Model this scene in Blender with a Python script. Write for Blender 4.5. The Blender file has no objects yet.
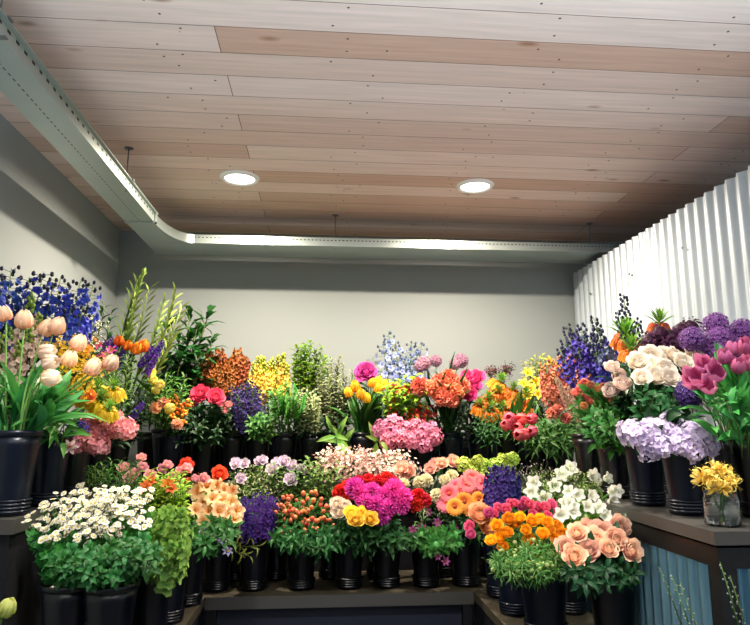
P_DOWN, P_DAY, P_WORLD, EXPO, DAY_TILT, P_NEAR = 50, 230, .22, 0, 72, 22
import bpy, math, random
from math import sin, cos, pi, radians
from mathutils import Vector, Matrix, noise as mnoise
rnd = random.Random(11)
S = bpy.context.scene
COL = S.collection
V = Vector

# ------------------------------------------------------------------ camera pose (metres, eye 1.5 m above the floor)
F = 640.0; CX, CY = 375.0, 312.5; VX, VY = 322.0, 427.0
pit = math.atan((VY - CY) / F); yaw = math.atan((CX - VX) / math.hypot(F, VY - CY))
FW = V((sin(yaw) * cos(pit), cos(yaw) * cos(pit), sin(pit)))
RT = V((cos(yaw), -sin(yaw), 0)); UP = RT.cross(FW)
EYE = V((0, 0, 1.5))
def ray(px, py): return FW + RT * ((px - CX) / F) + UP * ((CY - py) / F)
def onY(px, py, Y):
    r = ray(px, py); return EYE + r * (Y / r.y)
def xat(px, Y): return onY(px, VY, Y).x
cam_d = bpy.data.cameras.new('camera'); cam = bpy.data.objects.new('camera', cam_d); COL.objects.link(cam)
cam_d.sensor_fit = 'HORIZONTAL'; cam_d.sensor_width = 36.0; cam_d.lens = 36.0 * F / 750.0
cam_d.clip_start = 0.05; cam_d.clip_end = 60
cam.matrix_world = Matrix.Translation(EYE) @ Matrix((RT, UP, -FW)).transposed().to_4x4()
S.camera = cam

# ------------------------------------------------------------------ materials
def lin(h):
    h = h.lstrip('#'); out = []
    for i in (0, 2, 4):
        c = int(h[i:i + 2], 16) / 255
        out.append(c / 12.92 if c <= .04045 else ((c + .055) / 1.055) ** 2.4)
    return (*out, 1)
def dark(h, k): return '#' + ''.join('%02x' % int(round(int(h[i:i + 2], 16) * k ** .45)) for i in (1, 3, 5))
def new_mat(name):
    m = bpy.data.materials.new(name); m.use_nodes = True
    nt = m.node_tree; nt.nodes.clear()
    return m, nt, nt.nodes.new, nt.links.new
def principled(nt, color=None, rough=.5, metal=0., spec=.5):
    N = nt.nodes.new
    o = N('ShaderNodeOutputMaterial'); p = N('ShaderNodeBsdfPrincipled')
    p.inputs['Roughness'].default_value = rough; p.inputs['Metallic'].default_value = metal
    p.inputs['Specular IOR Level'].default_value = spec
    if color: p.inputs['Base Color'].default_value = lin(color)
    nt.links.new(p.outputs[0], o.inputs[0])
    return p, o
PM = {}
def pmat(base, tip=None, rough=.55, transl=.3, var=.22):
    """plant tissue: colour runs base -> tip along the petal or leaf (attribute t), a little variation from bloom to bloom"""
    tip = tip or base; key = (base, tip, rough, transl, var)
    if key in PM: return PM[key]
    m, nt, N, L = new_mat('petal_' + base.strip('#') + tip.strip('#'))
    p, o = principled(nt, None, rough, 0, .3)
    at = N('ShaderNodeAttribute'); at.attribute_name = 't'
    mx = N('ShaderNodeMix'); mx.data_type = 'RGBA'
    mx.inputs[6].default_value = lin(base); mx.inputs[7].default_value = lin(tip)
    L(at.outputs['Fac'], mx.inputs[0])
    oi = N('ShaderNodeObjectInfo'); tc = N('ShaderNodeTexCoord'); nz = N('ShaderNodeTexNoise'); nz.inputs['Scale'].default_value = 45
    L(tc.outputs['Object'], nz.inputs['Vector'])
    ad = N('ShaderNodeMath'); ad.operation = 'ADD'; L(oi.outputs['Random'], ad.inputs[0]); L(nz.outputs[0], ad.inputs[1])
    mr = N('ShaderNodeMapRange'); mr.inputs[1].default_value = .3; mr.inputs[2].default_value = 1.7
    mr.inputs[3].default_value = 1 - var; mr.inputs[4].default_value = 1 + var; L(ad.outputs[0], mr.inputs[0])
    hs = N('ShaderNodeHueSaturation'); L(mr.outputs[0], hs.inputs['Value']); L(mx.outputs[2], hs.inputs['Color'])
    mh = N('ShaderNodeMapRange'); mh.inputs[3].default_value = .485; mh.inputs[4].default_value = .515; L(oi.outputs['Random'], mh.inputs[0]); L(mh.outputs[0], hs.inputs['Hue'])
    L(hs.outputs[0], p.inputs['Base Color'])
    tr = N('ShaderNodeBsdfTranslucent'); L(hs.outputs[0], tr.inputs[0])
    ms = N('ShaderNodeMixShader'); ms.inputs[0].default_value = transl
    L(p.outputs[0], ms.inputs[1]); L(tr.outputs[0], ms.inputs[2]); L(ms.outputs[0], o.inputs[0])
    PM[key] = m; return m
def smat(name, color, rough=.5, metal=0., spec=.5, noise=0., nscale=8., bump=0.):
    m, nt, N, L = new_mat(name)
    p, o = principled(nt, color, rough, metal, spec)
    if noise or bump:
        tc = N('ShaderNodeTexCoord'); nz = N('ShaderNodeTexNoise'); nz.inputs['Scale'].default_value = nscale; nz.inputs['Detail'].default_value = 6
        L(tc.outputs['Object'], nz.inputs['Vector'])
        if noise:
            hs = N('ShaderNodeHueSaturation'); hs.inputs['Color'].default_value = lin(color)
            mr = N('ShaderNodeMapRange'); mr.inputs[3].default_value = 1 - noise; mr.inputs[4].default_value = 1 + noise
            L(nz.outputs[0], mr.inputs[0]); L(mr.outputs[0], hs.inputs['Value']); L(hs.outputs[0], p.inputs['Base Color'])
        if bump:
            b = N('ShaderNodeBump'); b.inputs['Strength'].default_value = bump; b.inputs['Distance'].default_value = .01
            L(nz.outputs[0], b.inputs['Height']); L(b.outputs[0], p.inputs['Normal'])
    return m

# ------------------------------------------------------------------ mesh building
class MB:
    def __init__(s): s.v = []; s.f = []; s.m = []; s.t = []
    def vert(s, p, t=0.): s.v.append((p[0], p[1], p[2])); s.t.append(t); return len(s.v) - 1
    def face(s, ids, m=0): s.f.append(tuple(ids)); s.m.append(m)
    def grid(s, rows, m=0, ts=None):
        base = len(s.v); n = len(rows[0])
        for i, r in enumerate(rows):
            for p in r: s.vert(p, ts[i] if ts else 0)
        for i in range(len(rows) - 1):
            for j in range(n - 1):
                a = base + i * n + j; s.face((a, a + 1, a + n + 1, a + n), m)
    def box(s, lo, hi, m=0):
        b = len(s.v)
        for z in (lo[2], hi[2]):
            for x, y in ((lo[0], lo[1]), (hi[0], lo[1]), (hi[0], hi[1]), (lo[0], hi[1])): s.vert((x, y, z))
        for q in ((3, 2, 1, 0), (4, 5, 6, 7), (0, 1, 5, 4), (1, 2, 6, 5), (2, 3, 7, 6), (3, 0, 4, 7)): s.face([b + i for i in q], m)
    def tube(s, pts, rad, n=5, m=0, cap=True):
        k = len(pts); base = len(s.v); x = None
        for i, p in enumerate(pts):
            d = (pts[min(i + 1, k - 1)] - pts[max(i - 1, 0)]).normalized()
            if x is None: x = d.orthogonal().normalized()
            x = (x - d * x.dot(d)).normalized(); y = d.cross(x)
            r = rad[i] if isinstance(rad, (list, tuple)) else rad
            for j in range(n):
                a = 2 * pi * j / n; s.vert(p + x * (cos(a) * r) + y * (sin(a) * r), i / (k - 1))
        for i in range(k - 1):
            for j in range(n):
                a = base + i * n + j; b2 = base + i * n + (j + 1) % n; s.face((a, b2, b2 + n, a + n), m)
        if cap:
            s.face([base + j for j in reversed(range(n))], m); s.face([base + (k - 1) * n + j for j in range(n)], m)
    def lathe(s, prof, n=24, m=0, M=None, t=None):
        base = len(s.v)
        for i, (r, z) in enumerate(prof):
            for j in range(n):
                a = 2 * pi * j / n; p = V((r * cos(a), r * sin(a), z)); s.vert(M @ p if M else p, t[i] if t else i / (len(prof) - 1))
        for i in range(len(prof) - 1):
            for j in range(n):
                a = base + i * n + j; b2 = base + i * n + (j + 1) % n; s.face((a, b2, b2 + n, a + n), m)
    def ball(s, c, r, m=0, nu=4, nv=6, t=0., sq=1.):
        base = s.vert(c + V((0, 0, -r * sq)), t); k = len(s.v)
        for i in range(1, nu):
            th = pi * i / nu
            for j in range(nv):
                a = 2 * pi * j / nv; s.vert(c + V((r * sin(th) * cos(a), r * sin(th) * sin(a), -r * sq * cos(th))), t)
        top = s.vert(c + V((0, 0, r * sq)), t)
        for j in range(nv): s.face((base, k + (j + 1) % nv, k + j), m)
        for i in range(nu - 2):
            for j in range(nv):
                a = k + i * nv + j; b2 = k + i * nv + (j + 1) % nv; s.face((a, b2, b2 + nv, a + nv), m)
        q = k + (nu - 2) * nv
        for j in range(nv): s.face((top, q + j, q + (j + 1) % nv), m)
    def mesh(s, name, mats, smooth=True):
        me = bpy.data.meshes.new(name); me.from_pydata(s.v, [], s.f)
        for m in (mats if isinstance(mats, (list, tuple)) else [mats]): me.materials.append(m)
        me.polygons.foreach_set('material_index', s.m)
        if smooth: me.polygons.foreach_set('use_smooth', [True] * len(s.f))
        a = me.attributes.new('t', 'FLOAT', 'POINT'); a.data.foreach_set('value', s.t)
        me.update(); return me
def link(name, data, parent=None, M=None):
    o = bpy.data.objects.new(name, data); COL.objects.link(o)
    if parent is not None: o.parent = parent
    if M is not None: o.matrix_local = M
    return o
def thing(name, label, cat, loc=(0, 0, 0), group=None, rz=0):
    o = bpy.data.objects.new(name, None); COL.objects.link(o); o.location = loc; o.rotation_euler = (0, 0, rz)
    o.empty_display_size = .05; o['label'] = label; o['category'] = cat
    if group: o['group'] = group
    return o
def struct(name, mb, m, smooth=False, parent=None):
    o = link(name, mb.mesh(name, m, smooth), parent)
    if parent is None: o['kind'] = 'structure'
    return o
def part(name, mb, m, parent, smooth=False, M=None): return link(name, mb.mesh(name, m, smooth), parent, M)

PROF = {'oval': (.25, .8, 1, .85, .3), 'leaf': (.12, .8, 1, .6, .04), 'blade': (.55, .9, 1, .7, .04), 'wedge': (.15, .5, .85, 1, .65),
        'round': (.3, .9, 1, .95, .5), 'thin': (.5, 1, 1, .8, .2), 'tulip': (.45, .95, 1, .8, .15), 'ray': (.4, .75, 1, 1, .6)}
def prof(name, u):
    p = PROF[name]; x = u * 4; i = min(3, int(x)); return p[i] + (p[i + 1] - p[i]) * (x - i)
def rz(a): return Matrix.Rotation(a, 4, 'Z')
def axis_mat(d, spin=None):
    return V(d).normalized().to_track_quat('Z', 'Y').to_matrix().to_4x4() @ rz(rnd.uniform(0, 2 * pi) if spin is None else spin)
def petal(B, M, L, W, angs, r0=0., z0=0., cup=.2, pr='oval', ruf=0., m=0, nv=2, t0=0., t1=1.):
    n = len(angs); r, z = r0, z0; rows = []; ts = []
    for i in range(n + 1):
        u = i / n; w = W * .5 * prof(pr, u); a = radians(angs[min(i, n - 1)])
        row = []
        for j in range(nv + 1):
            v = -1 + 2 * j / nv; off = cup * w * v * v + (rnd.uniform(-1, 1) * ruf * W * u if ruf else 0)
            row.append(M @ V((v * w, r - sin(a) * off, z + cos(a) * off)))
        rows.append(row); ts.append(t0 + (t1 - t0) * u)
        r += cos(a) * L / n; z += sin(a) * L / n
    B.grid(rows, m, ts)
def fib(i, n, lo=-1., hi=1.):
    z = hi - (hi - lo) * (i + .5) / n; a = i * 2.39996323; r = math.sqrt(max(0, 1 - z * z)); return V((r * cos(a), r * sin(a), z))
def jit(s): return V((rnd.uniform(-s, s), rnd.uniform(-s, s), rnd.uniform(-s, s)))

# ------------------------------------------------------------------ blooms. Each returns [(part name, mesh, parent index)], natural radius 1 = stated size
def b_tulip(c, opn=0., ruf=0.):
    B = MB()
    for k in range(6):
        inner = k % 2; o = opn * (1 if not inner else .6)
        angs = [5, 62 - 14 * o, 93 - 25 * o, 109 - 40 * o, 128 - 60 * o]
        petal(B, rz(k * pi / 3 + rnd.uniform(-.08, .08)), 3.1 + rnd.uniform(-.15, .15), 1.75, angs, .06 + .04 * (1 - inner), 0, .3, 'tulip', ruf, nv=4 if ruf else 2)
    return [('bloom', B.mesh('tulip_bloom', pmat(*c)), -1)]
def b_rosette(c, layers=6, opn=.5, ruf=.03, closed=1., flat=1.):
    B = MB(); k0 = 0
    for i in range(layers):
        f = i / (layers - 1); n = 3 + int(round(3 * f)); e = opn * f
        a_in = [50, 88, 112, 130]; a_out = [-5, 28, 62 - 40 * opn, 85 - 95 * opn]
        angs = [a_in[j] * (1 - f) + a_out[j] * f for j in range(4)]
        L = (.66 + .46 * f); r0 = .05 + .1 * f
        for k in range(n):
            petal(B, rz(k0 + k * 2 * pi / n + rnd.uniform(-.15, .15)), L * rnd.uniform(.9, 1.08), (.56 + .48 * f), [a + rnd.uniform(-7, 7) for a in angs], r0, (.12 * (1 - f)), .35, 'round', ruf, nv=2, t0=.5 * (1 - f), t1=1)
        k0 += .9
    G = MB()
    for k in range(5): petal(G, rz(k * 2 * pi / 5), .8, .3, [-25, 0, 25], .03, -.06, .1, 'leaf')
    me = B.mesh('rosette', pmat(*c))
    return [('bloom', me, -1), ('calyx', G.mesh('calyx', pmat('#4d7a35')), 0)]
def b_daisy(c, n=14, disc=.34, disc_c='#d9b02a', dbl=1, w=.34):
    B = MB()
    for d in range(dbl):
        for k in range(n): petal(B, rz((k + .5 * d) * 2 * pi / n + rnd.uniform(-.06, .06)), 1 - disc * .6 - .12 * d, w, [12 + 14 * d, 2 + 8 * d, -10], disc * .6, .02 + .05 * d, .1, 'ray')
    D = MB(); D.lathe([(.001, -.04), (disc, -.02), (disc * .95, .08), (disc * .6, .15), (.001, .17)], 8)
    return [('flower_head', B.mesh('ray_petals', pmat(*c)), -1), ('centre', D.mesh('disc', pmat(disc_c, rough=.8, transl=0)), 0)]
def b_mum(c, n=85):
    B = MB()
    for i in range(n):
        d = fib(i, n, -.25, 1.)
        M = Matrix.Translation(d * .35) @ axis_mat(d + jit(.15))
        petal(B, M, .68, .24, [70, 80, 100], -.05, 0, .3, 'ray', t0=.1)
    return [('bloom', B.mesh('pompon_bloom', pmat(*c)), -1)]
def b_allium(c, n=150, core=None):
    B = MB(); C = MB()
    C.ball(V((0, 0, 0)), .74, 0, 6, 10)
    for i in range(n):
        d = (fib(i, n) + jit(.07)).normalized(); M = Matrix.Translation(d * rnd.uniform(.82, .97)) @ axis_mat(d)
        for k in range(5): petal(B, M @ rz(k * 2 * pi / 5), .19, .11, [32, 15], .01, 0, 0, 'thin', nv=1, t0=rnd.random() * .6)
        C.tube([d * .5, d * .9], .008, 3, cap=False)
    return [('blossom', B.mesh('allium_florets', pmat(*c)), -1), ('seed_core', C.mesh('allium_core', pmat(core or c[0], c[0])), 0)]
def floret(B, M, R, n=5, w=.85, ang=(35, 10), m=0, t0=0., pr='round'):
    for k in range(n): petal(B, M @ rz(k * 2 * pi / n), R, R * w, ang, R * .05, 0, .2, pr, m=m, nv=1 if R < .02 else 2, t0=t0)
def b_hydrangea(c, n=55, lo=-.35, fr=.27):
    B = MB(); C = MB()
    for i in range(n):
        d = (fib(i, n, lo, 1) + jit(.08)).normalized(); M = Matrix.Translation(d * rnd.uniform(.68, 1.05)) @ axis_mat(d + jit(.4))
        floret(B, M, fr * rnd.uniform(.75, 1.1), 4, 1.05, (30, 5), t0=rnd.random() * .5)
        C.tube([V((0, 0, -.3)), d * .85], .012, 3, cap=False)
    return [('blossom', B.mesh('hydrangea_florets', pmat(*c)), -1), ('flower_stalk', C.mesh('stalks', pmat('#6f9248')), 0)]
def b_spike(c, n=34, R=.11, fr=.085, bud=.25, bud_c=None, np=5, taper=.5, down=False):
    """flower spike, natural length 1 along z"""
    B = MB(); K = MB()
    K.tube([V((0, 0, -.02)), V((.01, 0, .5)), V((0, 0, 1))], [.012, .01, .005], 4)
    for i in range(n):
        u = (i + .5) / n; a = i * 2.4 + rnd.uniform(-.4, .4); r = R * (1 - taper * u) * rnd.uniform(.8, 1.15)
        p = V((cos(a) * r, sin(a) * r, u + rnd.uniform(-.015, .015)))
        d = V((cos(a), sin(a), -.5 if down else .35))
        K.tube([V((0, 0, u - .02)), p], .005, 3, cap=False)
        if u > 1 - bud: K.ball(p, fr * .33, 1, 3, 5, sq=1.4)
        else: floret(B, Matrix.Translation(p) @ axis_mat(d), fr * (1 - .4 * u) * rnd.uniform(.85, 1.15), np, .9, (40, 12), t0=rnd.random() * .4)
    out = [('blossom', B.mesh('spike_florets', pmat(*c)), -1)]
    out.append(('spike_stalk', K.mesh('spike_stalk', [pmat('#5d8240'), pmat(bud_c or c[0])]), 0))
    return out
def b_trumpet(c, throat='#e8c23a', ang=(62, 50, 18, -20), w=.5):
    B = MB()
    for k in range(6): petal(B, rz(k * pi / 3), 1.25, w if k % 2 else w * 1.15, ang, .04, 0, .25, 'leaf', nv=2)
    T = MB()
    for k in range(5):
        a = k * 1.257; T.tube([V((0, 0, .1)), V((cos(a) * .12, sin(a) * .12, .5)), V((cos(a) * .2, sin(a) * .2, .72))], .025, 3)
        T.ball(V((cos(a) * .2, sin(a) * .2, .74)), .05, 0, 3, 4)
    return [('bloom', B.mesh('trumpet', pmat(*c)), -1), ('stamen', T.mesh('stamens', pmat(throat)), 0)]
def b_bell(c, flare=.6, n=5):
    """bell, mouth towards +z"""
    B = MB(); G = MB()
    for k in range(n): petal(B, rz(k * 2 * pi / n), 1.5, .95, [15, 70, 82, 70 - 40 * flare, 45 - 60 * flare], .04, 0, .3, 'oval')
    for k in range(5): petal(G, rz(k * 2 * pi / 5), .5, .22, [10, 50], .03, -.03, .1, 'leaf', nv=1)
    return [('bloom', B.mesh('bell', pmat(*c)), -1), ('calyx', G.mesh('calyx', pmat('#5c8a3c')), 0)]
def b_cluster(c, n=26, fr=.16, np=5, kind='floret', twig='#6d8a45', shape=(1, 1, .8), second=None, core=0.):
    """open head of small florets or berries on a branching stalk"""
    B = MB(); K = MB(); mats = [pmat(*c)] + ([pmat(*second)] if second else [])
    if core: B.ball(V((0, 0, .1)), core, 0, 5, 8)
    for i in range(n):
        d = V((rnd.gauss(0, .5) * shape[0], rnd.gauss(0, .5) * shape[1], rnd.gauss(.1, .45) * shape[2]))
        if d.length > 1.05: d *= 1.05 / d.length
        m = 1 if second and rnd.random() < .3 else 0
        K.tube([V((0, 0, -1)), V((d.x * .4, d.y * .4, -.35)), d], [.02, .014, .01], 3, cap=False)
        if kind == 'berry': B.ball(d, fr * rnd.uniform(.8, 1.15), m, 4, 6, t=rnd.random(), sq=1.15)
        elif kind == 'star': floret(B, Matrix.Translation(d) @ axis_mat(d + V((0, -.3, .5)) + jit(.3)), fr, np, .5, (30, 10), m, rnd.random() * .5, 'leaf')
        elif kind == 'leaf': petal(B, Matrix.Translation(d) @ axis_mat(d + jit(.5)), fr * 1.6, fr * .8, [60, 30, 5], 0, 0, .25, 'leaf', m=m, t0=rnd.random() * .5)
        else: floret(B, Matrix.Translation(d) @ axis_mat(d + V((0, -.3, .5)) + jit(.4)), fr * rnd.uniform(.8, 1.15), np, .95, (45, 15), m, rnd.random() * .5)
    return [('blossom', B.mesh('cluster', mats), -1), ('twig', K.mesh('twigs', pmat(twig)), 0)]
def b_berries(c, n=9):
    B = MB(); K = MB()
    for i in range(n):
        d = V((rnd.gauss(0, .5), rnd.gauss(0, .5), rnd.gauss(.25, .3)))
        if d.length > 1: d.normalize()
        K.tube([V((0, 0, -1)), V((d.x * .5, d.y * .5, -.2)), d], .02, 3, cap=False)
        B.ball(d, .2 * rnd.uniform(.8, 1.1), 0, 5, 7, t=rnd.random(), sq=1.2)
        for k in range(3): petal(K, Matrix.Translation(d - V((0, 0, .18))) @ rz(k * 2.1), .2, .12, [-10, 20], .05, 0, .1, 'leaf', nv=1)
    return [('berry', B.mesh('berries', pmat(*c, rough=.35, transl=.05)), -1), ('twig', K.mesh('twigs', pmat('#5c7d3a')), 0)]
def b_crown(c, leaf='#7fae3e', tuft=1., bell=1.):
    """crown imperial: ring of hanging bells under a tuft of leaves; origin at the bell ring"""
    B = MB(); G = MB()
    for k in range(6):
        a = k * pi / 3 + rnd.uniform(-.1, .1); M = Matrix.Translation((cos(a) * .42, sin(a) * .42, .25)) @ axis_mat(V((cos(a) * .35, sin(a) * .35, -1)))
        for q in range(6): petal(B, M @ rz(q * pi / 3), .95 * bell, .5 * bell, [20, 70, 88, 75], .03, 0, .3, 'oval')
        G.tube([V((0, 0, .3)), V((cos(a) * .25, sin(a) * .25, .42)), V((cos(a) * .42, sin(a) * .42, .25))], .04, 4)
    for k in range(26):
        a = k * 2.4; e = k / 26
        petal(G, Matrix.Translation((0, 0, .3 + .35 * e)) @ rz(a), (1.45 - .45 * e) * tuft, .22 * tuft, [15 + 60 * e, 30 + 50 * e, 22 + 55 * e, 0 + 70 * e], .03, 0, .25, 'leaf')
    G.tube([V((0, 0, -.3)), V((0, 0, .7))], .07, 6)
    return [('blossom', B.mesh('crown_bells', pmat(*c)), -1), ('leaf_tuft', G.mesh('leaf_tuft', pmat('#4d8030', leaf)), 0)]
def b_spider(c):
    B = MB(); T = MB()
    for k in range(26):
        d = (fib(k, 26, -.1, 1) + jit(.2)).normalized()
        petal(B, Matrix.Translation(d * .1) @ axis_mat(d), 1.0, .26, [80, 70, 40, -10], 0, 0, .3, 'leaf', ruf=.12)
        if k % 2: T.tube([d * .2, d * 1.05 + jit(.15)], .012, 3)
    return [('bloom', B.mesh('spider_bloom', pmat(*c)), -1), ('stamen', T.mesh('stamens', pmat('#d8b93c')), 0)]
def b_carn(c, n=60):
    B = MB(); G = MB()
    for i in range(n):
        d = fib(i, n, .05, 1); M = Matrix.Translation(d * .12) @ axis_mat(d + jit(.15))
        petal(B, M, .85, .5, [85, 80, 60], -.03, 0, .2, 'wedge', ruf=.18, nv=3)
    G.lathe([(.05, -.7), (.22, -.5), (.26, -.1), (.2, .1)], 7)
    return [('bloom', B.mesh('ruffled_bloom', pmat(*c)), -1), ('calyx', G.mesh('calyx', pmat('#5f8c4a')), 0)]
def b_leafy(c, n=24, L=.42, W=.2, pr='leaf', fall=.35, two=False, droop=20):
    """leafy branch tip, natural length 1 along z"""
    c = tuple(dark(x, .74) for x in c)
    B = MB(); K = MB(); K.tube([V((0, 0, -.1)), V((.04, 0, .5)), V((0, .02, 1))], [.016, .012, .004], 4)
    for i in range(n):
        u = (i + .6) / n; a = (i * pi + rnd.uniform(-.3, .3)) if two else i * 2.4
        petal(B, Matrix.Translation((.04 * sin(u * pi), 0, u)) @ rz(a), L * (1 - fall * u) * rnd.uniform(.8, 1.1), W * (1 - fall * u), [55 - droop * .3, 40 - droop, 20 - droop * 1.5], .01, 0, .25, pr, t0=rnd.random() * .5)
    return [('foliage', B.mesh('leafy_tip', pmat(*c, rough=.45)), -1), ('twig', K.mesh('twig', pmat('#5d6a35')), 0)]

# ------------------------------------------------------------------ the shop shell
BACK, LEFT, CEIL = 4.0, -1.285, 2.72
FRONT = -1.2
def ceiling_mat():
    m, nt, N, L = new_mat('whitewashed_fir_boards'); p, o = principled(nt, None, .62, 0, .3)
    tc = N('ShaderNodeTexCoord'); mp = N('ShaderNodeMapping'); mp.inputs['Location'].default_value = (.35, .02, 0); L(tc.outputs['Object'], mp.inputs[0])
    bk = N('ShaderNodeTexBrick'); bk.offset = .37; bk.offset_frequency = 2
    for k, v in (('Scale', 1.), ('Mortar Size', .0016), ('Mortar Smooth', .3), ('Bias', 0.), ('Brick Width', 3.1), ('Row Height', .142)): bk.inputs[k].default_value = v
    bk.inputs['Color1'].default_value = lin('#e4ccc0'); bk.inputs['Color2'].default_value = lin('#c49c86'); bk.inputs['Mortar'].default_value = lin('#5e463a')
    L(mp.outputs[0], bk.inputs['Vector'])
    mg = N('ShaderNodeMapping'); mg.inputs['Scale'].default_value = (1.2, 26, 1); L(tc.outputs['Object'], mg.inputs[0])
    nz = N('ShaderNodeTexNoise'); nz.inputs['Scale'].default_value = 2.2; nz.inputs['Detail'].default_value = 8; nz.inputs['Distortion'].default_value = .6; L(mg.outputs[0], nz.inputs['Vector'])
    mr = N('ShaderNodeMapRange'); mr.inputs[3].default_value = .74; mr.inputs[4].default_value = 1.2; L(nz.outputs[0], mr.inputs[0])
    hs = N('ShaderNodeHueSaturation'); L(bk.outputs[0], hs.inputs['Color']); L(mr.outputs[0], hs.inputs['Value'])
    # knots
    mk = N('ShaderNodeMapping'); mk.inputs['Scale'].default_value = (2.2, 5.5, 1); L(tc.outputs['Object'], mk.inputs[0])
    vo = N('ShaderNodeTexVoronoi'); vo.inputs['Scale'].default_value = 1.25; L(mk.outputs[0], vo.inputs['Vector'])
    kr = N('ShaderNodeMapRange'); kr.inputs[1].default_value = .035; kr.inputs[2].default_value = .12; kr.inputs[3].default_value = .75; kr.inputs[4].default_value = 0.; L(vo.outputs['Distance'], kr.inputs[0])
    k2 = N('ShaderNodeMix'); k2.data_type = 'RGBA'; k2.inputs[7].default_value = lin('#8a5a40'); L(kr.outputs[0], k2.inputs[0]); L(hs.outputs[0], k2.inputs[6])
    # nail heads in pairs
    mn = N('ShaderNodeMapping'); mn.inputs['Scale'].default_value = (1.64, 14.1, 1); L(tc.outputs['Object'], mn.inputs[0])
    vn = N('ShaderNodeTexVoronoi'); vn.inputs['Scale'].default_value = 1.; vn.inputs['Randomness'].default_value = .35
    L(mn.outputs[0], vn.inputs['Vector'])
    sp = N('ShaderNodeVectorMath'); sp.operation = 'SUBTRACT'; L(mn.outputs[0], sp.inputs[0]); L(vn.outputs['Position'], sp.inputs[1])
    sc = N('ShaderNodeVectorMath'); sc.operation = 'MULTIPLY'; sc.inputs[1].default_value = (1 / 1.64, 1 / 14.1, 0); L(sp.outputs[0], sc.inputs[0])
    ln = N('ShaderNodeVectorMath'); ln.operation = 'LENGTH'; L(sc.outputs[0], ln.inputs[0])
    lt = N('ShaderNodeMath'); lt.operation = 'LESS_THAN'; lt.inputs[1].default_value = .0042; L(ln.outputs['Value'], lt.inputs[0])
    k3 = N('ShaderNodeMix'); k3.data_type = 'RGBA'; k3.inputs[7].default_value = lin('#4a3a36'); L(lt.outputs[0], k3.inputs[0]); L(k2.outputs[2], k3.inputs[6])
    L(k3.outputs[2], p.inputs['Base Color'])
    b = N('ShaderNodeBump'); b.inputs['Strength'].default_value = .25; b.inputs['Distance'].default_value = .004; L(bk.outputs['Fac'], b.inputs['Height']); b.invert = True; L(b.outputs[0], p.inputs['Normal'])
    return m
WALL_M = smat('painted_wall', '#979f9f', .85, 0, .2, .015, 3)
M_ceil = ceiling_mat()
B = MB(); B.box((LEFT - .12, FRONT, CEIL), (3.6, BACK + .12, CEIL + .1)); struct('ceiling', B, M_ceil)
B = MB(); B.box((LEFT - .12, BACK, 0), (3.6, BACK + .12, CEIL)); struct('wall_back', B, WALL_M)
B = MB(); B.box((LEFT - .12, FRONT, 0), (LEFT, BACK, CEIL)); struct('wall_left', B, WALL_M)
B = MB(); B.box((3.5, FRONT, 0), (3.6, BACK, CEIL)); struct('wall_far_right', B, WALL_M)
B = MB(); B.box((LEFT - .12, FRONT, -.1), (3.6, BACK + .12, 0)); struct('floor', B, smat('dark_concrete', '#3a3a3c', .6, 0, .4, .12, 5))
# corrugated partition on the counter side
GALV_W = smat('white_corrugated_metal', '#b7c4ce', .42, .25, .5, .03, 4)
PX, PT = 1.63, 2.487
def corrugated(B, p0, p1, z0, z1, pitch, amp, th=.002, nn=8, nrm=None):
    p0, p1 = V(p0), V(p1); d = p1 - p0; Ln = d.length; d.normalize(); n = V(nrm); k = int(Ln / pitch * nn)
    for s in (0, th):
        rows = []
        for z in (z0, z1): rows.append([p0 + d * (Ln * i / k) + n * (amp * cos(2 * pi * Ln * i / k / pitch) + s) + V((0, 0, z)) for i in range(k + 1)])
        B.grid(rows)
    for z in (z0, z1):
        rows = [[p0 + d * (Ln * i / k) + n * (amp * cos(2 * pi * Ln * i / k / pitch) + s) + V((0, 0, z)) for i in range(k + 1)] for s in (0, th)]
        B.grid(rows)
B = MB(); corrugated(B, (PX, .6, 0), (PX, 3.985, 0), 0, PT, .0725, .0115, nrm=(-1, 0, 0))
pw = struct('wall_right', B, GALV_W, True)
SCR = smat('screw_steel', '#6b7478', .4, .8)
for i in range(4):
    for z in (2.30,):
        B = MB(); yy = 3.985 - .0725 * (4 + 7 * i); B.lathe([(.001, 0), (.006, 0), (.006, .004), (.001, .005)], 8, 0, Matrix.Translation((PX - .0135, yy, z)) @ axis_mat((-1, 0, 0), 0))
        part('screw', B, SCR, pw)
# ------------------------------------------------------------------ ceiling lights
TRIM = smat('light_trim', '#e9e6df', .4)
LENS, nt, N, L = new_mat('lit_lens'); o_ = N('ShaderNodeOutputMaterial'); e_ = N('ShaderNodeEmission'); e_.inputs[0].default_value = (1, .97, .9, 1); e_.inputs[1].default_value = 6.0; L(e_.outputs[0], o_.inputs[0])
LIGHT_POS = [(-.425, 3.06), (.766, 3.07)]
for i, (x, y) in enumerate(LIGHT_POS):
    t = thing('ceiling_light', 'round lit recessed downlight in the board ceiling, ' + ('nearer the pale side wall' if i == 0 else 'nearer the corrugated metal wall'), 'ceiling light', (x, y, CEIL), 'recessed ceiling downlights')
    B = MB(); B.lathe([(.072, -.001), (.078, -.012), (.092, -.008), (.098, 0)], 40); part('trim_ring', B, TRIM, t, True)
    B = MB(); B.lathe([(.0005, -.006), (.05, -.006), (.073, -.003)], 40); part('lens', B, LENS, t, True)
    ld = bpy.data.lights.new('downlight_or_fill', 'AREA'); ld.shape = 'DISK'; ld.size = .075; ld.energy = P_DOWN; ld.color = (1, .85, .68); ld.spread = radians(165)
    lo = bpy.data.objects.new('downlight_or_fill', ld); COL.objects.link(lo); lo.location = (x, y, CEIL - .016)
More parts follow.
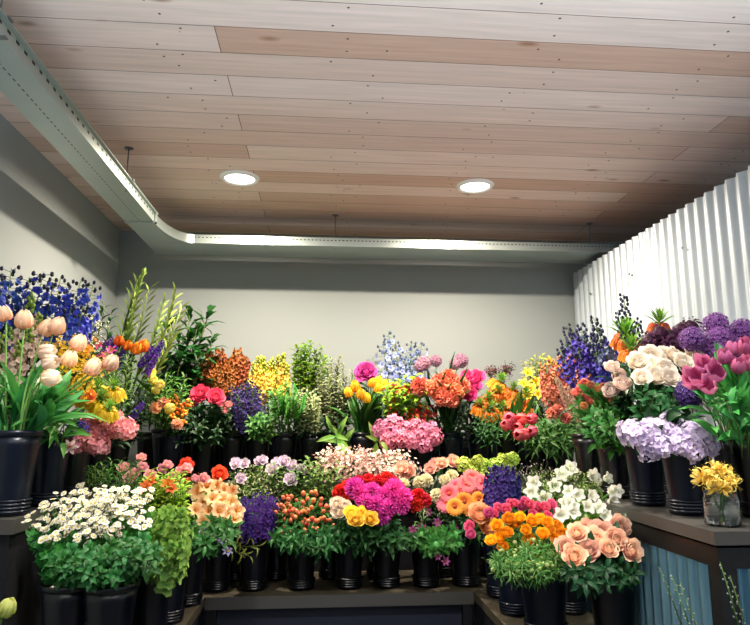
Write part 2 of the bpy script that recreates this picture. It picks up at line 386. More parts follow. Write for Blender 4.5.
for x, y in ((-.425, 1.45), (.766, 1.45)):       # added pair of unseen fill lamps, to brighten the flowers nearest the viewer
    ld = bpy.data.lights.new('downlight_or_fill', 'AREA'); ld.shape = 'DISK'; ld.size = .12; ld.energy = P_NEAR; ld.color = (1, .93, .83); ld.spread = radians(128)
    lo = bpy.data.objects.new('downlight_or_fill', ld); COL.objects.link(lo); lo.location = (x, y, CEIL - .016)
# ------------------------------------------------------------------ cable tray
def galv(perf):
    m, nt, N, L = new_mat('galvanised_tray'); p, o = principled(nt, '#a9b5b2', .38, .75, .5)
    tc = N('ShaderNodeTexCoord'); nz = N('ShaderNodeTexNoise'); nz.inputs['Scale'].default_value = 9; L(tc.outputs['Object'], nz.inputs['Vector'])
    mr = N('ShaderNodeMapRange'); mr.inputs[3].default_value = .3; mr.inputs[4].default_value = .48; L(nz.outputs[0], mr.inputs[0]); L(mr.outputs[0], p.inputs['Roughness'])
    if perf:
        # perf = (axis, pitch, cross axis, centre, half size, second pitch or None)
        ax, pitch, cx, c0, hs, hl = perf
        se = N('ShaderNodeSeparateXYZ'); L(tc.outputs['Object'], se.inputs[0])
        a = N('ShaderNodeMath'); a.operation = 'PINGPONG'; a.inputs[1].default_value = pitch / 2; L(se.outputs[ax], a.inputs[0])
        b = N('ShaderNodeMath'); b.operation = 'LESS_THAN'; b.inputs[1].default_value = hl; L(a.outputs[0], b.inputs[0])
        c = N('ShaderNodeMath'); c.operation = 'SUBTRACT'; c.inputs[1].default_value = c0; L(se.outputs[cx], c.inputs[0])
        if isinstance(hs, tuple):
            c2 = N('ShaderNodeMath'); c2.operation = 'PINGPONG'; c2.inputs[1].default_value = hs[1] / 2; L(c.outputs[0], c2.inputs[0])
            hsv = hs[0]
        else:
            c2 = N('ShaderNodeMath'); c2.operation = 'ABSOLUTE'; L(c.outputs[0], c2.inputs[0]); hsv = hs
        d = N('ShaderNodeMath'); d.operation = 'LESS_THAN'; d.inputs[1].default_value = hsv; L(c2.outputs[0], d.inputs[0])
        e = N('ShaderNodeMath'); e.operation = 'MULTIPLY'; L(b.outputs[0], e.inputs[0]); L(d.outputs[0], e.inputs[1])
        mx = N('ShaderNodeMix'); mx.data_type = 'RGBA'; mx.inputs[6].default_value = lin('#a9b5b2'); mx.inputs[7].default_value = lin('#15191a'); L(e.outputs[0], mx.inputs[0]); L(mx.outputs[2], p.inputs['Base Color'])
    return m
TZ, TH, TY, TYB = 2.52, .05, 3.55, 3.82      # underside, rail height, front and rear of the back run
TXI, TXO = -.861, -1.003                       # inner and outer edge of the side run
tray = thing('cable_tray', 'galvanised perforated metal cable tray hung below the boards, bending round the corner', 'cable tray', (TXI, TY, TZ))
def tp(name, B, m, smooth=False):
    for i, v in enumerate(B.v): B.v[i] = (v[0] - TXI, v[1] - TY, v[2] - TZ)
    return part(name, B, m, tray, smooth)
RC, RY = .13, .34
XE = xat(622, TY) + .02
B = MB(); B.box((TXI + RC, TY, TZ), (XE, TY + .003, TZ + TH)); tp('front_rail', B, galv((0, .022, 2, .034, .0028, .0045)))
B = MB(); B.box((TXO, FRONT, TZ), (TXO + .003, TYB, TZ + TH)); tp('outer_rail', B, galv(None))
B = MB(); B.box((TXI - .003, FRONT, TZ), (TXI, TY - RY, TZ + TH)); B.box((TXI - .003, FRONT, TZ + TH - .003), (TXI + .014, TY - RY, TZ + TH)); tp('inner_rail', B, galv((1, .05, 2, .034, .005, .01)))
B = MB(); B.box((TXO + .003, TYB - .003, TZ), (XE, TYB, TZ + TH)); tp('rear_rail', B, galv(None))
B = MB()
rows = [[], []]
for i in range(13):
    a = pi / 2 * i / 12; p = V((TXI + RC - RC * cos(a), TY - RY + RY * sin(a), 0))
    for k, z in enumerate((TZ, TZ + TH)): rows[k].append(p + V((0, 0, z)))
B.grid(rows); B.grid([[q + V((-.003, .003, 0)) for q in r] for r in rows]); tp('elbow', B, galv(None), True)
B = MB(); B.box((TXO + .003, FRONT, TZ), (TXI - .003, TY - RY - .02, TZ + .002)); tp('side_bottom_plate', B, galv((1, .03, 0, .02, (.002, .09), .008)))
B = MB(); B.box((TXO + .003, TY - RY - .018, TZ), (TXI - .003, TYB - .003, TZ + .002)); B.box((TXI - .003, TY + .003, TZ), (XE, TYB - .003, TZ + .002)); 
ids = [B.vert((TXI - .003, TY + .003, TZ + .001))] + [B.vert((TXI + RC - RC * cos(pi / 2 * i / 8) - .002, TY - RY + RY * sin(pi / 2 * i / 8) + .002, TZ + .001)) for i in range(9)]
for i in range(8): B.face((ids[0], ids[i + 1], ids[i + 2]))
tp('corner_bottom_plate', B, galv(None))
B = MB(); B.box((TXO - .004, TY - RY - .03, TZ - .006), (TXI + .012, TY - RY - .014, TZ)); B.box((TXI + .004, TY - RY - .03, TZ - .006), (TXI + .012, TY - RY - .014, TZ + TH + .006)); tp('joint_strap', B, galv(None))
ROD = smat('threaded_steel', '#7d8284', .35, .9)
for x, y in ((xat(333, 3.59), 3.59), (xat(602, 3.62), 3.62), (TXI - .012, 2.75), (TXI - .012, 1.62)):
    B = MB(); B.tube([V((x, y, TZ - .005)), V((x, y, CEIL))], .003, 6); B.lathe([(.0045, 0), (.011, .0), (.011, .012), (.0045, .012)], 6, 0, Matrix.Translation((x, y, TZ + TH + .004))); B.lathe([(.0045, 0), (.02, .0), (.02, .003), (.0045, .004)], 8, 0, Matrix.Translation((x, y, CEIL - .004)))
    if y < 3.4: B.box((x - .01, y - .01, TZ + TH - .002), (TXI + .02, y + .01, TZ + TH + .004)); (y < 2) and B.box((TXO - .006, y - .008, TZ - .004), (TXI + .012, y + .008, TZ))
    tp('hanger_rod', B, ROD)
# ------------------------------------------------------------------ counters and benches
TOP = smat('worn_grey_counter', '#403f3c', .5, .1, .5, .12, 12, .05)
BLK = smat('black_painted_steel', '#0d0e11', .5, 0, .4)
CORD = smat('blue_grey_corrugated_metal', '#86b2c4', .3, .85, .5, .04, 5)
NAVY = smat('dark_panel', '#0e1017', .6, 0, .3)
UZ, LZ = 1.22, .782
def ctr(name, label, cat, loc): return thing(name, label, cat, loc)
# counter on the metal wall side
cx0, cx1, cy0, cy1 = 1.08, 1.61, 1.75, 3.395
t = ctr('display_counter', 'raised counter with grey top and corrugated metal sides under the corrugated wall', 'counter', (cx0, cy0, 0))
def cp(name, B, m, smooth=False, tt=None):
    tt = tt or t; l = tt.location
    for i, v in enumerate(B.v): B.v[i] = (v[0] - l[0], v[1] - l[1], v[2] - l[2])
    return part(name, B, m, tt, smooth)
B = MB(); B.box((cx0 - .015, cy0 - .015, UZ - .036), (cx1, cy1, UZ)); cp('counter_top', B, TOP)
B = MB(); corrugated(B, (cx0 + .022, cy0 + .06, 0), (cx0 + .022, cy1, 0), .05, UZ - .1, .056, .016, nrm=(-1, 0, 0)); cp('side_panel', B, CORD, True)
B = MB(); corrugated(B, (cx0 + .055, cy0 + .022, 0), (cx1, cy0 + .022, 0), .05, UZ - .1, .044, .013, nrm=(0, -1, 0)); cp('front_panel', B, CORD, True)
B = MB(); B.box((cx0, cy0, 0), (cx0 + .05, cy0 + .05, UZ - .045)); cp('corner_post', B, BLK)
B = MB(); B.box((cx0, cy0 + .05, UZ - .1), (cx0 + .04, cy1, UZ - .045)); cp('side_rail', B, BLK)
B = MB(); B.box((cx0 + .05, cy0, UZ - .1), (cx1, cy0 + .04, UZ - .045)); cp('front_rail', B, BLK)
B = MB(); B.box((cx0 + .05, cy0, 0), (cx1, cy0 + .04, .05)); B.box((cx0, cy0 + .05, 0), (cx0 + .04, cy1, .05)); cp('base_rail', B, BLK)
# counter on the pale wall side
lx0, lx1, ly0, ly1 = LEFT + .01, -.955, 2.15, 3.395
t = ctr('wall_counter', 'raised counter with grey top along the pale side wall', 'counter', (lx1, ly0, 0))
B = MB(); B.box((lx0, ly0 - .015, UZ - .045), (lx1 + .015, ly1, UZ)); cp('counter_top', B, TOP)
B = MB(); B.box((lx0, ly0, .0), (lx1, ly0 + .03, UZ - .045)); cp('end_panel', B, NAVY)
B = MB(); B.box((lx1 - .03, ly0 + .03, 0), (lx1, ly1, UZ - .045)); cp('side_panel', B, NAVY)
# back counter
t = ctr('back_counter', 'long raised counter against the back wall behind the buckets', 'counter', (0, 3.4, 0))
B = MB(); B.box((lx0, 3.4, UZ - .045), (cx1, BACK - .01, UZ)); cp('counter_top', B, TOP)
B = MB(); B.box((lx0 + .02, 3.43, 0), (cx1, 3.455, UZ - .045)); cp('front_panel', B, NAVY)
# low U shaped bench
bx0, bx1, by = -.49, .68, 2.96
t = ctr('display_bench', 'low U-shaped bench with worn brown-grey top holding the lower buckets', 'bench', (0, by, 0))
BT = smat('worn_bench_top', '#3f3a2e', .5, .1, .5, .25, 9, .05)
B = MB(); B.box((lx1 + .035, by, LZ - .035), (cx0 - .02, 3.42, LZ)); cp('back_top', B, BT)
B = MB(); B.box((lx1 + .035, 1.95, LZ - .035), (bx0, by - .001, LZ)); cp('arm_top', B, BT)
B = MB(); B.box((bx1, 2.02, LZ - .035), (cx0 - .02, by - .001, LZ)); cp('arm_top', B, BT)
B = MB(); B.box((bx0 + .002, by - .006, LZ - .05), (bx1 - .002, by - .0005, LZ + .001)); cp('edge_strip', B, smat('edge_metal', '#6b6a66', .35, .7))
B = MB(); B.box((bx0 - .04, by + .03, 0), (bx1 + .04, by + .05, LZ - .035)); cp('back_riser', B, smat('bench_riser', '#1b2130', .5, 0, .4))
B = MB(); B.box((bx0 - .03, 1.97, 0), (bx0 - .01, by + .03, LZ - .035)); cp('arm_riser', B, NAVY)
B = MB(); B.box((bx1 + .01, 2.04, 0), (bx1 + .03, by + .03, LZ - .035)); cp('arm_riser', B, NAVY)
for x in (bx0 + .01, bx1 - .05):
    B = MB(); B.box((x, by - .001, 0), (x + .04, by + .03, LZ - .05)); cp('leg', B, BLK)
# ------------------------------------------------------------------ daylight from the open shopfront behind the viewer
ld = bpy.data.lights.new('shopfront_daylight', 'AREA'); ld.shape = 'RECTANGLE'; ld.size = 3.4; ld.size_y = 1.4; ld.energy = P_DAY; ld.color = (.66, .86, 1); ld.spread = radians(106)
lo = bpy.data.objects.new('shopfront_daylight', ld); COL.objects.link(lo); lo.location = (.4, FRONT + .1, .95); lo.rotation_euler = (radians(90 + DAY_TILT), 0, 0)
W = bpy.data.worlds.new('sky'); S.world = W; W.use_nodes = True
W.node_tree.nodes['Background'].inputs[0].default_value = (.55, .7, 1, 1); W.node_tree.nodes['Background'].inputs[1].default_value = P_WORLD
S.view_settings.view_transform = 'Standard'; S.view_settings.look = 'None'; S.view_settings.exposure = EXPO; S.view_settings.gamma = 1
S.view_settings.use_curve_mapping = False
# ------------------------------------------------------------------ buckets
BKT = smat('black_bucket_plastic', '#070a14', .3, 0, .5, .1, 6)
BKTM = smat('blue_black_bucket_metal', '#101828', .3, .35, .5, .1, 6)
BMESH = {}
def bucket_meshes(h, r, m):
    k = (h, r, m.name)
    if k in BMESH: return BMESH[k]
    b = r * .7; o = []
    B = MB(); prof_ = [(.001, .004), (b * .93, .004)]
    for i in range(9): u = i / 8; prof_.append((b * (.97 + .03 * u) + (r * .94 - b) * u ** 1.25, .03 * h + u * .9 * h))
    outer = prof_[1:]; inner = [(p[0] - .0025, p[1] + (.004 if i == 0 else 0)) for i, p in enumerate(outer)]
    B.lathe([prof_[0]] + outer + inner[::-1] + [(.001, .009)], 28); o.append(('body', B))
    B = MB(); B.lathe([(r * .935, .925 * h), (r * .985, .935 * h), (r, .965 * h), (r * .99, .995 * h), (r * .955, h), (r * .93, .99 * h), (r * .935, .925 * h)], 28); o.append(('rim', B))
    B = MB(); q = []
    for k2 in range(4):
        z = .035 * h + k2 * .042 * h; rr = b * (1.0 + .02 * k2) + .001
        q += [(rr, z), (rr + .004, z + .006 * h), (rr + .004, z + .024 * h), (rr, z + .032 * h)]
    B.lathe([(b * .95, 0.0005), (b * 1.02, .002)] + q, 28); o.append(('ribbed_foot', B))
    BMESH[k] = [(n, x.mesh('bucket_' + n, m)) for n, x in o]; return BMESH[k]
BK = {}
def bucket(bid, px, Y, lvl, label, h=.25, r=.074, m=None, x=None):
    z = UZ if lvl == 'U' else LZ if lvl == 'L' else 0.
    X = xat(px, Y) if x is None else x
    t = thing('flower_bucket', label, 'bucket', (X, Y, z), {'U': 'buckets on the raised counters', 'L': 'buckets on the low bench', 'F': 'buckets on the floor'}[lvl], rnd.uniform(0, 6))
    for n, me in bucket_meshes(h, r, m or BKT): link(n, me, t)
    BK[bid] = (V((X, Y, z)), h, r)
ORD = ['nearest', 'second', 'third', 'fourth', 'fifth', 'sixth', 'seventh', 'eighth', 'ninth', 'tenth', 'eleventh', 'twelfth', 'thirteenth', 'fourteenth', 'fifteenth', 'sixteenth', 'seventeenth', 'eighteenth']

def bez(a, b, c, u): return a * (1 - u) ** 2 + b * (2 * u * (1 - u)) + c * u * u
GREEN = {'dark': ('#0f2d17', '#1e4a24'), 'mid': ('#1c4a20', '#43782e'), 'bright': ('#2f6e22', '#7aac38'), 'lime': ('#7aa230', '#c3d94f'), 'blue': ('#1c5a40', '#3d8a5c'),
         'tulip': ('#1f7038', '#55aa58'), 'grey': ('#5f7a56', '#93a87a'), 'black': ('#0f2618', '#1f3f24')}

def bunch(bid, kind, name, cat, desc, heads, d, c, Y=None, n=3, args=None, where='', group=None, leaf=None, axis=(0, -.55, .6), out=.5, jy=.03, k=.0022,
          stem_c='#5c8a3c', stem_r=.0022, spike=False, ordn=None, jd=.12, leafw=None, hang=False, droop=.5, stem=True, aj=.18):
    """one bunch: heads is a list of picture points (with optional offset in depth) or ('r', cx, cy, rx, ry, count); d = bloom width in pixels"""
    base, h, r = BK[bid]
    Y = Y if Y is not None else base.y - .02
    if bid[0] in 'fg': Y += .13
    elif bid[0] in 'rq' and len(bid) == 2: Y *= .945
    pts = []
    if heads[0] == 'r':
        _, cx, cy, rx, ry, cnt = heads
        if spike: ry_ = max(3, .62 * ry, ry - .3 * d); cy += (ry - ry_) * .35 + .06 * d; ry = ry_; jd = max(jd, .24); rx = max(4, rx - .08 * d)
        while len(pts) < cnt:
            best = None
            for _ in range(10):
                a = rnd.uniform(0, 2 * pi); q = math.sqrt(rnd.random()); p = (cx + rx * q * cos(a), cy + ry * q * sin(a))
                dd = min([(p[0] - s[0]) ** 2 + (p[1] - s[1]) ** 2 for s in pts] or [1e9])
                if best is None or dd > best[0]: best = (dd, p)
            pts.append(best[1])
        pts = [(p[0], p[1], rnd.uniform(-jy, jy)) for p in pts]
        if ordn is None: ordn = False
    else:
        pts = [(p[0], p[1], (p[2] if len(p) > 2 else rnd.uniform(-jy, jy) * .4)) for p in heads]
        if ordn is None: ordn = True
    my = sum(p[1] for p in pts) / len(pts); mx = sum(p[0] for p in pts) / len(pts)
    anchor = 'pale side wall' if mx < 330 else 'corrugated wall'
    pts.sort(key=lambda p: p[0] if mx < 330 else -p[0])
    var = [KIND[kind](c, **(args or {})) for _ in range(n)]
    mouth_c = base + V((0, 0, h))
    for i, (px, py, dy) in enumerate(pts):
        yy = Y - k * (py - my) + dy
        head = onY(px, py, yy)
        lim = (LEFT + .06) if head.x < 0 else (PX - .05)
        if abs(head.x) > abs(lim):
            yy *= lim / head.x; head = onY(px, py, yy)
        R = d * yy / F / 2 * rnd.uniform(1 - jd, 1 + jd)
        rad = V((head.x - base.x, head.y - base.y, 0)); rl = rad.length
        ax = V(axis) + (rad / max(rl, .05)) * out * min(1, rl / .08) + jit(aj)
        if spike: ax = (head - mouth_c).normalized() * .5 + V(axis) + jit(.1)
        ax.normalize()
        # spike heads: the picture point is the middle of the spike
        origin = head - ax * (R if spike else 0) 
        p1 = mouth_c + (rad.normalized() * min(rl * .5, r * .66) if rl > 1e-4 else V((0, 0, 0))) + V((rnd.uniform(-.008, .008), rnd.uniform(-.008, .008), -.01))
        p0 = base + V(((p1.x - base.x) * -.25, (p1.y - base.y) * -.25, .014))
        neck = origin - ax * (R * (.02 if spike else .12))
        if hang: neck = origin
        dist = (neck - p1).length
        ctrl = p1 + (p1 - p0).normalized() * dist * .45
        if neck.z < p1.z + .04: ctrl = p1 * .6 + neck * .4 + V((0, 0, .05 + .3 * dist))
        elif not spike: ctrl = ctrl * .7 + (neck - ax * dist * .4) * .3
        if not ordn: lab = desc + (' ' + where if where else '')
        elif len(pts) == 1: lab = desc + (' ' + where if where else '')
        elif len(pts) == 2: lab = desc + ' ' + where + (', nearer ' if i == 0 else ', farther from ') + anchor
        else:
            o = ORD[i] + (' from ' if i else ' ') + anchor if i < len(ORD) else 'farthest from ' + anchor
            if i == len(pts) - 1: o = 'farthest from ' + anchor
            lab = desc + ' ' + where + ', ' + o
        t = thing(name, lab, cat, p0, group or (desc + ' bunch'))
        if stem:
            S_ = MB(); path = [p0 - p0, p1 - p0] + [bez(p1, ctrl, neck, u / 6) - p0 for u in range(1, 7)]
            S_.tube(path, [stem_r * 1.1] * 2 + [stem_r * (1.1 - .04 * q) for q in range(6)], 5)
            link('stem', S_.mesh('stem', pmat(stem_c)), t)
        M = Matrix.Translation(origin - p0) @ axis_mat(ax) @ Matrix.Scale(R * (2 if spike else 1), 4)
        made = []
        for nm, me, par in var[i % n]:
            o = link(nm, me, made[par] if par >= 0 else t, M if par < 0 else None); made.append(o)
        if leaf:
            # leaf = dict(n, L, W, g, a, b, each, pr)
            g = leaf.get('g', 'mid'); gm = pmat(*(GREEN[g] if g in GREEN else (g, g)), rough=.42)
            tgt = MB(); each = leaf.get('each', False); cnt = leaf.get('n', 8)
            for q in range(cnt):
                u = leaf.get('a', .05) + (leaf.get('b', .85) - leaf.get('a', .05)) * ((q + rnd.random()) / cnt)
                pos = bez(p1, ctrl, neck, u); tan = (bez(p1, ctrl, neck, min(1, u + .05)) - bez(p1, ctrl, neck, max(0, u - .05))).normalized()
                Lf = leaf.get('L', .05) * rnd.uniform(.7, 1.2); Wf = leaf.get('W', .018) * rnd.uniform(.8, 1.15)
                dr = leaf.get('dr', 15)
                fan = leaf.get('fan', 0.)
                Ml = Matrix.Translation(pos - p0) @ axis_mat(tan + V((rad.x, rad.y, 0)).normalized() * fan if rl > .01 else tan)
                a0 = leaf.get('a0', 55) + rnd.uniform(-15, 15)
                if each: tgt = MB()
                petal(tgt, Ml, Lf, Wf, [a0, a0 - dr, a0 - 2 * dr, a0 - 3.2 * dr], .002, 0, .35, leaf.get('pr', 'leaf'), 0, t0=rnd.random() * .4)
                if each: link('leaf', tgt.mesh('leaf', gm), t)
            if not each: link('foliage', tgt.mesh('foliage', gm), t)
KIND = dict(tulip=b_tulip, rosette=b_rosette, daisy=b_daisy, mum=b_mum, allium=b_allium, hydrangea=b_hydrangea, spike=b_spike, trumpet=b_trumpet, bell=b_bell,
            cluster=b_cluster, berries=b_berries, crown=b_crown, spider=b_spider, carn=b_carn, leafy=b_leafy)
def lf(n=8, L=.05, W=.018, g='mid', **kw): return dict(n=n, L=L, W=W, g=g, **kw)
UPA = (0, -.1, 1)

# ======================= raised counter, pale wall side
bucket('l1', 16, 2.24, 'U', 'black bucket of peach tulips at the open end of the pale wall counter', .27, .085, BKTM)
bucket('l2', 52, 2.5, 'U', 'black bucket beside the tulip bucket on the pale wall counter', .25, .076, BKTM)
bucket('l3', 76, 2.76, 'U', 'black bucket under the salmon pink stock clusters')
bucket('l4', 98, 3.0, 'U', 'black bucket holding yellow crown imperials')
bucket('l5', 117, 3.22, 'U', 'black bucket of liatris behind the yellow crown imperials')
bucket('w1', 0, 2.36, 'U', 'black bucket by the pale wall holding blue delphiniums', x=-1.198)
bucket('w2', 0, 2.63, 'U', 'black bucket by the pale wall holding pale snapdragons', x=-1.198)
bucket('w3', 0, 2.88, 'U', 'black bucket by the pale wall holding golden mimosa', x=-1.198)
bucket('w4', 0, 3.12, 'U', 'black bucket by the pale wall holding dark leafy lily stems', x=-1.198)
bucket('w5', 0, 3.4, 'U', 'black bucket by the pale wall holding arching green gladioli', x=-1.198)

bunch('w1', 'spike', 'delphinium', 'delphinium', 'deep blue delphinium spike', [(-6, 300), (8, 298), (24, 308), (37, 303), (47, 316), (57, 304), (66, 314), (76, 306), (86, 308), (32, 326), (66, 334), (-2, 322), (78, 330)], 58, ('#22369a', '#3f58c4'), n=4, Y=2.62,
      args=dict(n=34, R=.21, fr=.095, bud=.22, bud_c='#2c3350', taper=.35), where='by the pale wall', spike=True, axis=UPA, leaf=lf(8, .06, .02, 'dark'), jd=.2)
bunch('w2', 'spike', 'snapdragon', 'snapdragon', 'pale pink snapdragon with green tip', [(30, 322), (20, 338), (37, 336), (10, 350), (28, 352), (0, 362), (16, 366)], 50, ('#eec6bd', '#f6e3cf'), Y=2.5,
      args=dict(n=30, R=.13, fr=.11, bud=.35, bud_c='#8fae4c', taper=.7), where='among the peach tulips', spike=True, axis=UPA, leaf=lf(8, .05, .012, 'mid'))
bunch('w3', 'cluster', 'mimosa_spray', 'mimosa', 'golden mimosa spray', [(62, 358), (76, 364), (54, 376), (70, 380), (84, 378), (62, 392), (78, 392), (92, 366), (68, 348), (58, 352), (82, 356), (74, 372)], 28, ('#d09a1a', '#f0c83a'), Y=2.45,
      args=dict(n=60, fr=.12, kind='floret', np=4), where='behind the peach tulips', leaf=lf(10, .05, .02, 'mid'))
bunch('w3', 'rosette', 'ranunculus', 'ranunculus', 'orange ranunculus', [(63, 349), (84, 351), (34, 347), (80, 356), (88, 398)], 13, ('#e2641e', '#f49a4a'), Y=2.55, args=dict(layers=5, opn=.7), where='behind peach tulips')
bunch('w2', 'cluster', 'white_filler_spray', 'filler flower', 'airy cream white flower spray', [(88, 328), (94, 338), (82, 340), (90, 348), (84, 320), (97, 326)], 20, ('#e9e2cc', '#f6f2e2'), Y=2.9,
      args=dict(n=50, fr=.09, np=4), where='beside the blue delphiniums', leaf=lf(4, .03, .008, 'grey'))
bunch('l1', 'tulip', 'tulip', 'tulip', 'peach pink tulip', [(6, 321), (24, 328), (42, 334), (53, 333), (75, 350), (107, 369), (89, 374), (-8, 343), (66, 366, .02)], 14, ('#f4b08c', '#fdeed2'), Y=2.2, n=4,
      args=dict(opn=.1), where='in the counter end bucket', axis=(.1, -.15, .75), out=.35, stem_c='#8fbf6a', stem_r=.003, jd=.08,
      leaf=dict(n=4, L=.24, W=.042, g='tulip', each=True, pr='blade', a=-.02, b=.12, a0=80, dr=14, fan=.25))
bunch('l1', 'tulip', 'tulip', 'tulip', 'cream white tulip bent over to the side', [(40, 353, -.02), (45, 364, -.03), (44, 378, -.04)], 14, ('#f6cfae', '#fef6e6'), Y=2.14, args=dict(opn=.1), where='at the counter end', axis=(.95, -.35, .1), out=.1, stem_c='#8fbf6a', stem_r=.003, jd=.06, ordn=False)
bunch('l2', 'leafy', 'green_lily_stem', 'lily foliage', 'broad green lily leaf stem', [(58, 428), (50, 420), (46, 432), (62, 436), (36, 410), (20, 406), (8, 402)], 44, ('#1f6a30', '#58a840'), Y=2.35,
      args=dict(n=7, L=.95, W=.17, fall=.3, droop=14), where='beside the peach tulips', spike=True, axis=(.1, -.3, .6), leaf=None)
bunch('l2', 'cluster', 'grape_hyacinth', 'grape hyacinth', 'violet blue grape hyacinth clump', [(74, 424), (81, 427), (70, 430)], 14, ('#2b2f86', '#5a5cc0'), Y=2.45, args=dict(n=55, fr=.13, kind='berry'), where='beside the salmon stock')
bunch('l2', 'trumpet', 'cymbidium', 'orchid', 'pale mauve open flower hanging below the grape hyacinth', [(70, 447)], 15, ('#d9a9b4', '#efd8d8'), Y=2.4, axis=(0, -1, -.1))
bunch('l3', 'hydrangea', 'stock_cluster', 'stock', 'salmon pink ruffled stock cluster', [(82, 437), (93, 443), (88, 428), (100, 434), (110, 428), (118, 430), (104, 420), (93, 420), (126, 429), (76, 445), (114, 420), (101, 446)], 19, ('#e07c92', '#f8b2b4'), Y=2.6, n=3,
      args=dict(n=34, fr=.4, lo=-.2), where='', axis=(0, -.9, .5), leaf=lf(6, .06, .02, 'dark'), jy=.02)
bunch('l4', 'crown', 'yellow_crown_imperial', 'fritillary', 'yellow crown imperial with hanging bells', [(98, 392), (113, 392), (108, 411), (90, 387), (100, 402), (82, 396)], 22, ('#e8c414', '#f8e640'), Y=2.55, n=2, args=dict(tuft=.7, bell=1.3), where='', axis=(.1, -.15, 1), leaf=lf(8, .07, .014, 'bright'))
bunch('l4', 'leafy', 'feathery_green_stem', 'foliage', 'fine green feathery foliage stem', ('r', 112, 380, 20, 16, 9), 44, ('#3a7a2c', '#86b448'), Y=2.85, args=dict(n=40, L=.3, W=.035), where='around the yellow crown imperials', spike=True, axis=UPA)
bunch('w4', 'leafy', 'dark_lily_stem', 'lily foliage', 'dark leafy lily stem', [(98, 338), (105, 342), (92, 356), (118, 364), (128, 372)], 62, ('#16381e', '#356a34'), Y=3.1, args=dict(n=18, L=.3, W=.085, droop=8), where='beside the pale wall', spike=True, axis=(0, 0, 1))
bunch('w5', 'leafy', 'arching_gladiolus', 'gladiolus', 'tall pale green gladiolus stalk', [(128, 322), (134, 318), (139, 325), (124, 336), (150, 340), (160, 336), (166, 344)], 84, ('#6d9434', '#b4cc6a'), Y=3.4,
      args=dict(n=20, L=.24, W=.05, fall=.3, two=True, droop=-12), where='by the pale wall', spike=True, axis=(.12, 0, 1))
bunch('l5', 'spike', 'liatris', 'liatris', 'purple liatris spike', [(108, 350), (114, 349), (103, 352), (147, 356), (156, 353), (152, 364), (136, 412), (122, 356)], 26, ('#4c2a92', '#7d52c8'), Y=3.05, args=dict(n=40, R=.09, fr=.1, bud=.08, taper=.4, np=6), where='above yellow tulips', spike=True, axis=(.45, -.1, .7), stem_c='#3a4a2c', leaf=lf(14, .05, .006, 'mid'))
bunch('l5', 'tulip', 'orange_tulip', 'tulip', 'orange tulip', [(127, 349), (135, 353), (142, 351), (93, 346), (118, 345)], 9.5, ('#e0561c', '#f59a30'), Y=3.05, where='among purple liatris', axis=(.2, -.2, 1), leaf=lf(3, .14, .02, 'mid', each=True, pr='blade', a0=75))
bunch('l5', 'trumpet', 'magenta_freesia', 'freesia', 'magenta freesia', [(106, 357), (111, 352), (101, 360), (98, 347)], 12, ('#b22a6a', '#d8589a'), Y=2.98, where='among purple liatris')

# ======================= back corner and back counter
bucket('c1', 169, 3.53, 'U', 'dull blue-black bucket of mixed yellow tulips in the counter corner', .27, .09, BKTM)
bucket('b1', 204, 3.6, 'U', 'black bucket holding hot pink peonies')
bucket('b2', 232, 3.62, 'U', 'black bucket holding copper brown foliage')
bucket('b3', 258, 3.62, 'U', 'black bucket holding purple sea lavender')
bucket('b4', 285, 3.64, 'U', 'black bucket holding yellow-peach snapdragons and ferns')
bucket('b5', 312, 3.62, 'U', 'black bucket holding bright green leafy branches')
bucket('b6', 338, 3.64, 'U', 'black bucket holding variegated pittosporum')
bucket('b7', 364, 3.58, 'U', 'black bucket holding yellow tulips with big leaves')
bucket('b8', 392, 3.62, 'U', 'black bucket behind the pink stock cluster on the back counter')
bucket('b9', 420, 3.55, 'U', 'blue-black bucket with light sheen under the lime leaves', .25, .078, BKTM)
bucket('b10', 450, 3.6, 'U', 'black bucket holding peach coral and magenta peonies', .25, .078, BKTM)
bucket('b11', 480, 3.6, 'U', 'blue-black bucket holding orange crown imperials', .25, .076, BKTM)
bucket('b12', 507, 3.6, 'U', 'black bucket holding the red-pink tulips')
bucket('b13', 535, 3.6, 'U', 'black bucket holding yellow freesias')
bucket('b14', 561, 3.5, 'U', 'black bucket holding salmon snapdragons')
bucket('v1', 150, 3.84, 'U', 'black bucket against back wall holding dark ruscus')
bucket('v2', 190, 3.84, 'U', 'black bucket against back wall behind the hot pink peonies')
bucket('v3', 405, 3.84, 'U', 'black bucket against back wall holding pale blue delphiniums')
bucket('v4', 435, 3.84, 'U', 'black bucket against back wall holding mauve alliums')
bucket('v6', 222, 3.84, 'U', 'black bucket against back wall behind the copper foliage', m=BKT)  # buckets against the back wall from here on are added to darken shaded gaps
bucket('v7', 272, 3.84, 'U', 'black bucket against back wall behind the peach snapdragons', m=BKT)
bucket('v8', 299, 3.84, 'U', 'black bucket against back wall behind the lime branches', m=BKT)
bucket('v9', 325, 3.84, 'U', 'black bucket against back wall behind the pittosporum', m=BKT)
bucket('v10', 352, 3.84, 'U', 'black bucket against back wall behind the yellow tulips', m=BKT)
bucket('v11', 378, 3.84, 'U', 'black bucket against back wall behind the magenta peony', m=BKT)
bucket('v12', 466, 3.84, 'U', 'black bucket against back wall behind the deep pink peonies', m=BKT)
bucket('v13', 493, 3.84, 'U', 'black bucket against back wall behind the orange crown imperials', m=BKT)
bucket('v14', 521, 3.84, 'U', 'black bucket against back wall behind the yellow freesias', m=BKT)
bucket('v15', 548, 3.84, 'U', 'black bucket against back wall behind the salmon snapdragons', m=BKT)
bucket('v16', 247, 3.84, 'U', 'black bucket against back wall behind the sea lavender', m=BKT)
bucket('v5', 585, 3.6, 'U', 'black bucket by the corrugated wall holding violet delphiniums')

